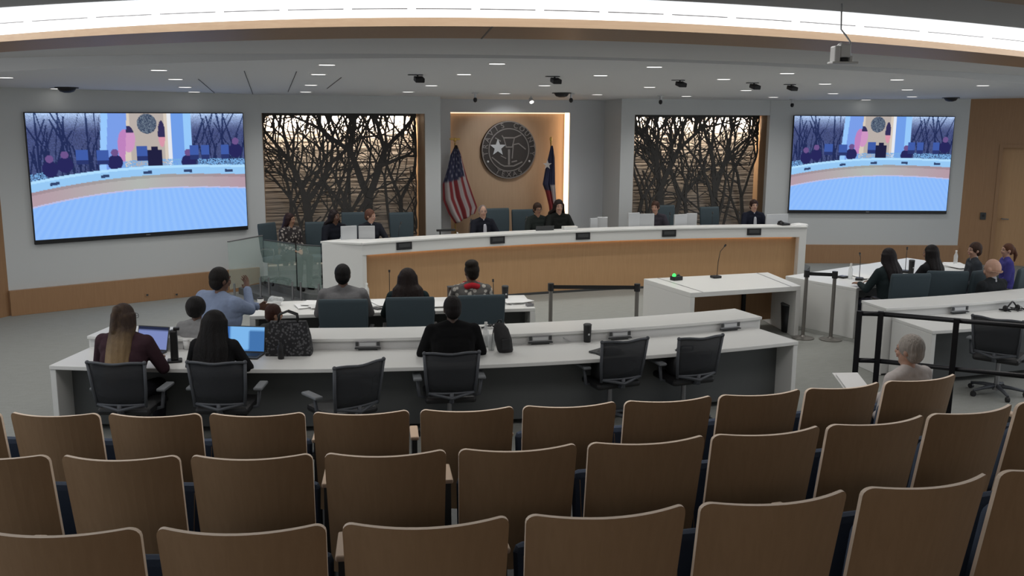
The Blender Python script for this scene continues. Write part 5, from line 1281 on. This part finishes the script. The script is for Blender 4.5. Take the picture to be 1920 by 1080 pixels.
def laptop(lab, px, py, z, rz, fn, w=.34, tilt=-.25, col='silver', lh=.22):
    p = atz(px, py, z); t = thing('open_laptop', lab, 'laptop', (p.x, p.y, z), rz); R = Matrix.Rotation(tilt, 3, 'X')
    g = G(); g.box((0, 0, .008), (w, .23, .016)); g.build('base', col, t, bevel=.003); g = G(); g.box((0, -.0, .0175), (w * .85, .10, .003)); g.build('keyboard', 'black', t)
    hinge = V((0, .115, .016)); g = G(); g.box(hinge + R @ V((0, .005, lh / 2)), (w, .009, lh), R=R); lid = g.build('lid', col, t, bevel=.003)
    nu, nv = 16, 10; vs = [hinge + R @ V((-w / 2 + .01 + (w - .02) * i / nu, -.0006, .01 + (lh - .02) * j / nv)) for j in range(nv + 1) for i in range(nu + 1)]
    fs = [(j * (nu + 1) + i, j * (nu + 1) + i + 1, (j + 1) * (nu + 1) + i + 1, (j + 1) * (nu + 1) + i) for j in range(nv) for i in range(nu)]
    g = G(); g.add(vs, fs); o = g.build('display', 'lap_scr', lid); paint(o.data, lambda i, co: fn((i % (nu + 1)) / nu, (i // (nu + 1)) / nv)); return t
# ---- on the long desk
TZ = .742
laptop('open laptop with pale violet page in front of the person in maroon', 272, 664, TZ, face_c(atz(272, 664, TZ)) - .15, lambda u, v: lin(128, 142, 196) if v < .86 else lin(40, 46, 70), w=.36, tilt=-.3, col='dark', lh=.25)
laptop('open laptop with bright blue windows beside the patterned tote bag', 452, 668, TZ, face_c(atz(452, 668, TZ)) - .1, lambda u, v: lin(70, 120, 180) if (u > .62 and v < .82) or v < .1 else (lin(130, 190, 245) if u > .1 else lin(60, 110, 180)), w=.42, tilt=-.2, col='dark', lh=.27)
p = atz(328, 678, TZ); t = thing('desk_speaker', 'tall black desk speaker on a foot between the two laptops', 'speaker', (p.x, p.y, TZ)); g = G(); g.box((0, 0, .012), (.14, .13, .024)); g.build('foot', 'black', t, bevel=.01)
g = G(); g.box((0, 0, .17), (.075, .085, .31), R=Matrix.Rotation(-.06, 3, 'X')); g.build('column', 'black', t, bevel=.02); g = G(); g.box((.03, 0, .335), (.06, .05, .03)); g.build('top_knob', 'black', t, bevel=.008)
p = atz(351, 655, TZ); t = thing('paper_cup', 'white cup standing behind the tall black desk speaker', 'cup', (p.x, p.y, TZ)); g = G(); g.lathe([(.03, 0), (.04, .10)], n=18); g.build('cup', 'white', t, smooth=True); g = G(); g.lathe([(.043, .10), (.043, .11), (.036, .118)], n=18); g.build('lid', 'white', t)
bottle('dark water bottle in front of the patterned tote bag', 527, 673, TZ, .20, .032, 'black', 'black')
# tote bag
M['tote'] = pattern((.075, .075, .08), (.014, .014, .016), 34)
p = atz(543, 664, TZ); t = thing('tote_bag', 'dark patterned tote bag standing on the long desk', 'bag', (p.x, p.y, TZ), face_c(p)); g = G()
rr = [[V((x * w_, y * .085 * k + .0, z)) for x, y in ((-1, -1), (0, -1.15), (1, -1), (1.03, 0), (1, 1), (0, 1.1), (-1, 1), (-1.03, 0))] for z, w_, k in ((0, .225, 1), (.02, .23, 1.05), (.18, .215, .9), (.33, .185, .45), (.35, .18, .35))]
g.loft(rr); g.build('body', 'tote', t, smooth=False)
for y in (-.03, .03): g = G(); g.tube([(-.10, y, .34), (-.09, y, .42), (0, y, .455), (.09, y, .42), (.10, y, .34)], .009); g.build('handle', 'black', t, smooth=True)
# backpack
p = atz(943, 660, TZ); t = thing('backpack', 'small dark backpack standing on the long desk', 'bag', (p.x, p.y, TZ), face_c(p) + .2); g = G()
rr = [[V((math.cos(a) * w_ * (abs(math.cos(a)) ** -.25 if abs(math.cos(a)) > .2 else 1) + sh_, math.sin(a) * d_, z)) for a in [2 * math.pi * i / 16 for i in range(16)]] for z, w_, d_, sh_ in ((0, .075, .05, .03), (.02, .085, .065, .025), (.14, .092, .075, .0), (.25, .080, .06, -.025), (.31, .05, .035, -.045), (.325, .02, .015, -.05))]
g.loft(rr); g.build('body', mat('charcoal_canvas', (.028, .027, .028), .85, bump=.3, bscale=60), t, smooth=True); g = G(); g.tube([(-.07, 0, .31), (-.06, -.02, .35), (-.03, -.02, .35), (-.02, 0, .315)], .008); g.build('grab_handle', 'black', t, smooth=True); g = G(); g.box((.0, -.075, .10), (.10, .02, .12)); g.build('pocket', 'black', t, bevel=.009)
bottle('tall clear water bottle left of the dark backpack', 911, 650, TZ, .27, .034)
p = atz(921, 656, TZ); t = thing('glass_cup', 'clear cup with a black pen beside the tall water bottle', 'cup', (p.x, p.y, TZ)); g = G(); g.lathe([(.032, 0), (.04, .16), (.038, .16), (.030, .006)], n=18); g.build('cup', 'plastic_clear', t, smooth=True); g = G(); g.cyl((.0, 0, .01), (.02, -.01, .22), .005); g.build('straw', 'black', t)
p = atz(913, 616, .865); t = thing('earphones', 'tangle of black and white cables on the ledge by the backpack', 'cable', (p.x, p.y, .865)); rnd = random.Random(4)
for m_ in ('black', 'white'):
    g = G(); g.tube([(rnd.uniform(-.11, .11), rnd.uniform(-.05, .06), .012 + .03 * rnd.random()) for _ in range(12)], .006, n=6); g.build('cord', m_, t, smooth=True)
tumbler('tall black travel tumbler with a grey badge on the long desk', 1101, 641, TZ, .205, .045)
p = atz(1054, 640, TZ); t = thing('cable_clip', 'small grey cable outlet at the foot of the ledge', 'cable', (p.x, p.y, TZ)); g = G(); g.box((0, 0, .01), (.05, .04, .02)); g.build('outlet', 'chrome', t, bevel=.004); g = G(); g.tube([(0, 0, .02), (.0, -.03, .05), (.05, -.05, .02), (.08, -.06, .006)], .005); g.build('lead', 'silver', t, smooth=True)
p = atz(1122, 661, TZ); t = thing('notebook', 'dark notebook lying on the long desk beside the chair with the bag', 'notebook', (p.x + .02, p.y - .0, TZ), .5); g = G(); g.box((0, 0, .012), (.20, .15, .018)); g.build('cover', 'dark', t, bevel=.003); g = G(); g.box((.005, 0, .012), (.194, .144, .012)); g.build('pages', 'paper', t)
# bags on the two right chairs and below the desk
def bag(lab, px, py, z, w, d, h, rz=0., name='shoulder_bag', m=None):
    p = atz(px, py, z); t = thing(name, lab, 'bag', (p.x, p.y, z), rz); g = G()
    rr = [[V((math.copysign(abs(math.cos(a)) ** .6, math.cos(a)) * w / 2 * k, math.copysign(abs(math.sin(a)) ** .6, math.sin(a)) * d / 2 * k, zz * h)) for a in [2 * math.pi * i / 20 for i in range(20)]] for zz, k in ((0, .9), (.08, 1.0), (.5, 1.0), (.8, .88), (.95, .6), (1, .3))]
    g.loft(rr); g.build('body', m or 'black', t, smooth=True); g = G(); g.tube([(-w * .3, 0, h * .85), (-w * .25, -.02, h * 1.15), (w * .25, -.02, h * 1.15), (w * .3, 0, h * .85)], .01); g.build('strap', 'dark', t, smooth=True); return t
def on_chair(k, lab, w, d, h):
    o = [x for x in bpy.data.objects if x.name.startswith('mesh_office_chair') and x.get('label', '').startswith(k)][0]
    f = rot2((0, .02), o.rotation_euler.z); t = bag(lab, 960, 700, .49, w, d, h, o.rotation_euler.z); t.location = (o.location.x + f.x, o.location.y + f.y, .492); return t
on_chair('empty mesh office chair with a dark bag', 'black bag lying on the left one of the two empty mesh chairs', .38, .26, .30)
on_chair('empty mesh office chair nearest', 'black bag on the mesh chair nearest the right desk end', .36, .26, .26)
bag('black backpack on the floor under the desk beside the black sweater', 958, 765, 0., .30, .22, .42, .3, 'backpack')
bag('dark bag on the floor under the middle of the long desk', 1035, 770, 0., .36, .24, .34, -.2)
# ---- on the staff table
sheets('spread of white papers on the staff table left of the grey jacket', 580, 573, TZ, 6, .28, .30, -.2, .16)
sheets('white papers on the staff table between the grey jacket and dark hair', 716, 570, TZ, 4, .25, .32, .1, .10)
sheets('white papers beside the black sweater person on the staff table', 826, 572, TZ, 4, .22, .30, .1, .07)
sheets('white papers at the right end of the staff table', 965, 565, TZ, 5, .24, .30, .2, .10)
p = atz(993, 574, TZ); t = thing('card_reader', 'small grey box at the right corner of the staff table', 'box', (p.x, p.y, TZ)); g = G(); g.box((0, 0, .02), (.09, .07, .04)); g.build('case', 'chrome', t, bevel=.004); g = G(); g.box((0, -.0, .042), (.05, .04, .004)); g.build('button', 'black', t)
tumbler('black travel tumbler at the right end of the staff table', 947, 563, TZ, .20, .045)
p = atz(519, 573, TZ); t = thing('plastic_bag', 'crumpled clear plastic bag at the left end of the staff table', 'bag', (p.x, p.y, TZ)); g = G(); rnd = random.Random(3)
for k in range(9): g.ell((rnd.uniform(-.07, .07), rnd.uniform(-.05, .05), .035 + .07 * rnd.random()), (.05, .045, .035), n=8, k=6)
me = remesh(g, .018, 1, 'film'); me.materials.append(M['plastic_clear']); link('film', me, t); g = G(); g.box((0, 0, .03), (.10, .07, .05)); g.build('contents', 'paper', t, bevel=.01)
p = atz(848, 566, TZ); t = thing('brown_box', 'dark brown box standing on the staff table beside the red scarf', 'box', (p.x, p.y, TZ)); g = G(); g.box((0, 0, .10), (.11, .10, .20)); g.build('carton', mat('brown_card', (.035, .022, .016), .8), t, bevel=.004); g = G(); g.box((0, 0, .203), (.115, .105, .012)); g.build('lid', 'dark', t)
bottle('clear water bottle between the grey jacket and the dark wavy hair', 688, 560, TZ, .21)
p = atz(706, 579, TZ); t = thing('mobile_phone', 'black phone lying on the staff table edge by the grey jacket', 'phone', (p.x, p.y, TZ), .4); g = G(); g.box((0, 0, .007), (.09, .16, .014)); g.build('body', 'black', t, bevel=.004); g = G(); g.box((0, 0, .0148), (.08, .145, .001)); g.build('glass_face', 'dark', t)
gooseneck(atz(731, 567, TZ), 2.9, .40, .03, 'gooseneck microphone on the staff table before the maple front')
gooseneck(atz(925, 560, TZ), 2.9, .22, .08, 'short gooseneck microphone right of the red scarf')
p = atz(489, 577, TZ); t = thing('paper_cup', 'white cup beside the person in the light blue shirt', 'cup', (p.x, p.y, TZ)); g = G(); g.lathe([(.03, 0), (.042, .12)], n=18); g.build('cup', 'white', t, smooth=True); g = G(); g.lathe([(.044, .12), (.044, .13)], n=18); g.build('lid', 'black', t)
# ---- on the right table
bottle('clear water bottle at the left end of the right table', 1594, 523, TZ, .24)
bottle('clear water bottle at the far end of the right table', 1791, 496, TZ, .24)
sheets('white papers at the left end of the right table', 1628, 521, TZ, 4, .26, .34, -.2, .12)
sheets('white papers at the far end of the right table', 1795, 499, TZ, 4, .28, .36, -.2, .14)
tumbler('dark travel tumbler between the two dark haired persons at the right table', 1708, 513, TZ, .22, .045)
gooseneck(atz(1611, 525, TZ), 2.4, .42, -.22, 'gooseneck microphone at the left end of the right table')
gooseneck(atz(1697, 511, TZ), 2.4, .36, .10, 'gooseneck microphone between the two dark haired persons')
p = atz(1580, 521, TZ); t = thing('desk_phone', 'flat black conference unit at the left end of the right table', 'device', (p.x, p.y, TZ), .3); g = G(); g.box((0, 0, .015), (.14, .12, .03)); g.build('case', 'black', t, bevel=.006); g = G(); g.box((0, -.02, .032), (.10, .05, .004)); g.build('keys', 'chrome', t)
# ---- on the right desk
p = atz(1896, 583, TZ); t = thing('headset', 'tangled black headset and cords on the right desk', 'headset', (p.x, p.y, TZ)); rnd = random.Random(8)
g = G(); g.tube([(.10 * math.cos(a), .03 * math.sin(a * 2), .02 + .10 * math.sin(a)) for a in [math.pi * i / 14 for i in range(15)]], .01); g.build('headband', 'black', t, smooth=True)
for sx in (-1, 1): g = G(); g.ell((sx * .10, 0, .04), (.025, .04, .04)); g.build('ear_cup', 'black', t, smooth=True)
g = G(); g.tube([(rnd.uniform(-.2, .2), rnd.uniform(-.1, .1), .008 + .04 * rnd.random()) for _ in range(16)], .006, n=6); g.build('cord', 'black', t, smooth=True)
# waste bin under speaker table, paper on the lap
p = atz(1478, 622, 0.); t = thing('waste_bin', 'black bin beside the right leg of the speaker table', 'bin', (p.x, p.y + 0., 0)); g = G(); g.lathe([(.10, 0), (.105, .01), (.13, .42), (.122, .42), (.098, .02)], n=20); g.build('bin_body', 'black', t, smooth=True); g = G(); g.lathe([(.134, .41), (.134, .43), (.12, .43)], n=20); g.build('rim', 'dark', t)
p = atz(1597, 716, 1.32); t = thing('printed_sheet', 'white sheet held up by the grey haired person in the audience', 'paper', p, -.25)
g = G(); g.box((0, 0, 0), (.19, .26, .004), R=Matrix.Rotation(.25, 3, 'X')); g.build('sheet', 'paper', t)
g = G(); g.box((0, -.02, .008), (.17, .235, .003), R=Matrix.Rotation(.25, 3, 'X')); g.build('top_sheet', 'paper', t)
# ================================================================== CAMERA AND RENDER LOOK
cd = bpy.data.cameras.new('camera'); cam = bpy.data.objects.new('camera', cd); C.objects.link(cam)
cd.sensor_width = 36; cd.lens = 36 * FPX / 1920; cd.clip_start = .05; cd.clip_end = 100
mw = Matrix((( _R.x, _U.x, -_F.x), (_R.y, _U.y, -_F.y), (_R.z, _U.z, -_F.z))).to_4x4(); mw.translation = CAM
cam.matrix_world = mw
sc.camera = cam
w = bpy.data.worlds.new('room_air'); sc.world = w; w.use_nodes = True
w.node_tree.nodes['Background'].inputs[0].default_value = (.9, .95, 1, 1); w.node_tree.nodes['Background'].inputs[1].default_value = WORLD
sc.view_settings.view_transform = 'Standard'; sc.view_settings.look = 'None'; sc.view_settings.gamma = 1; sc.view_settings.exposure = EXPO
sc.view_settings.use_curve_mapping = False
sc.cycles.use_denoising = True; sc.cycles.max_bounces = 6; sc.cycles.sample_clamp_indirect = 4
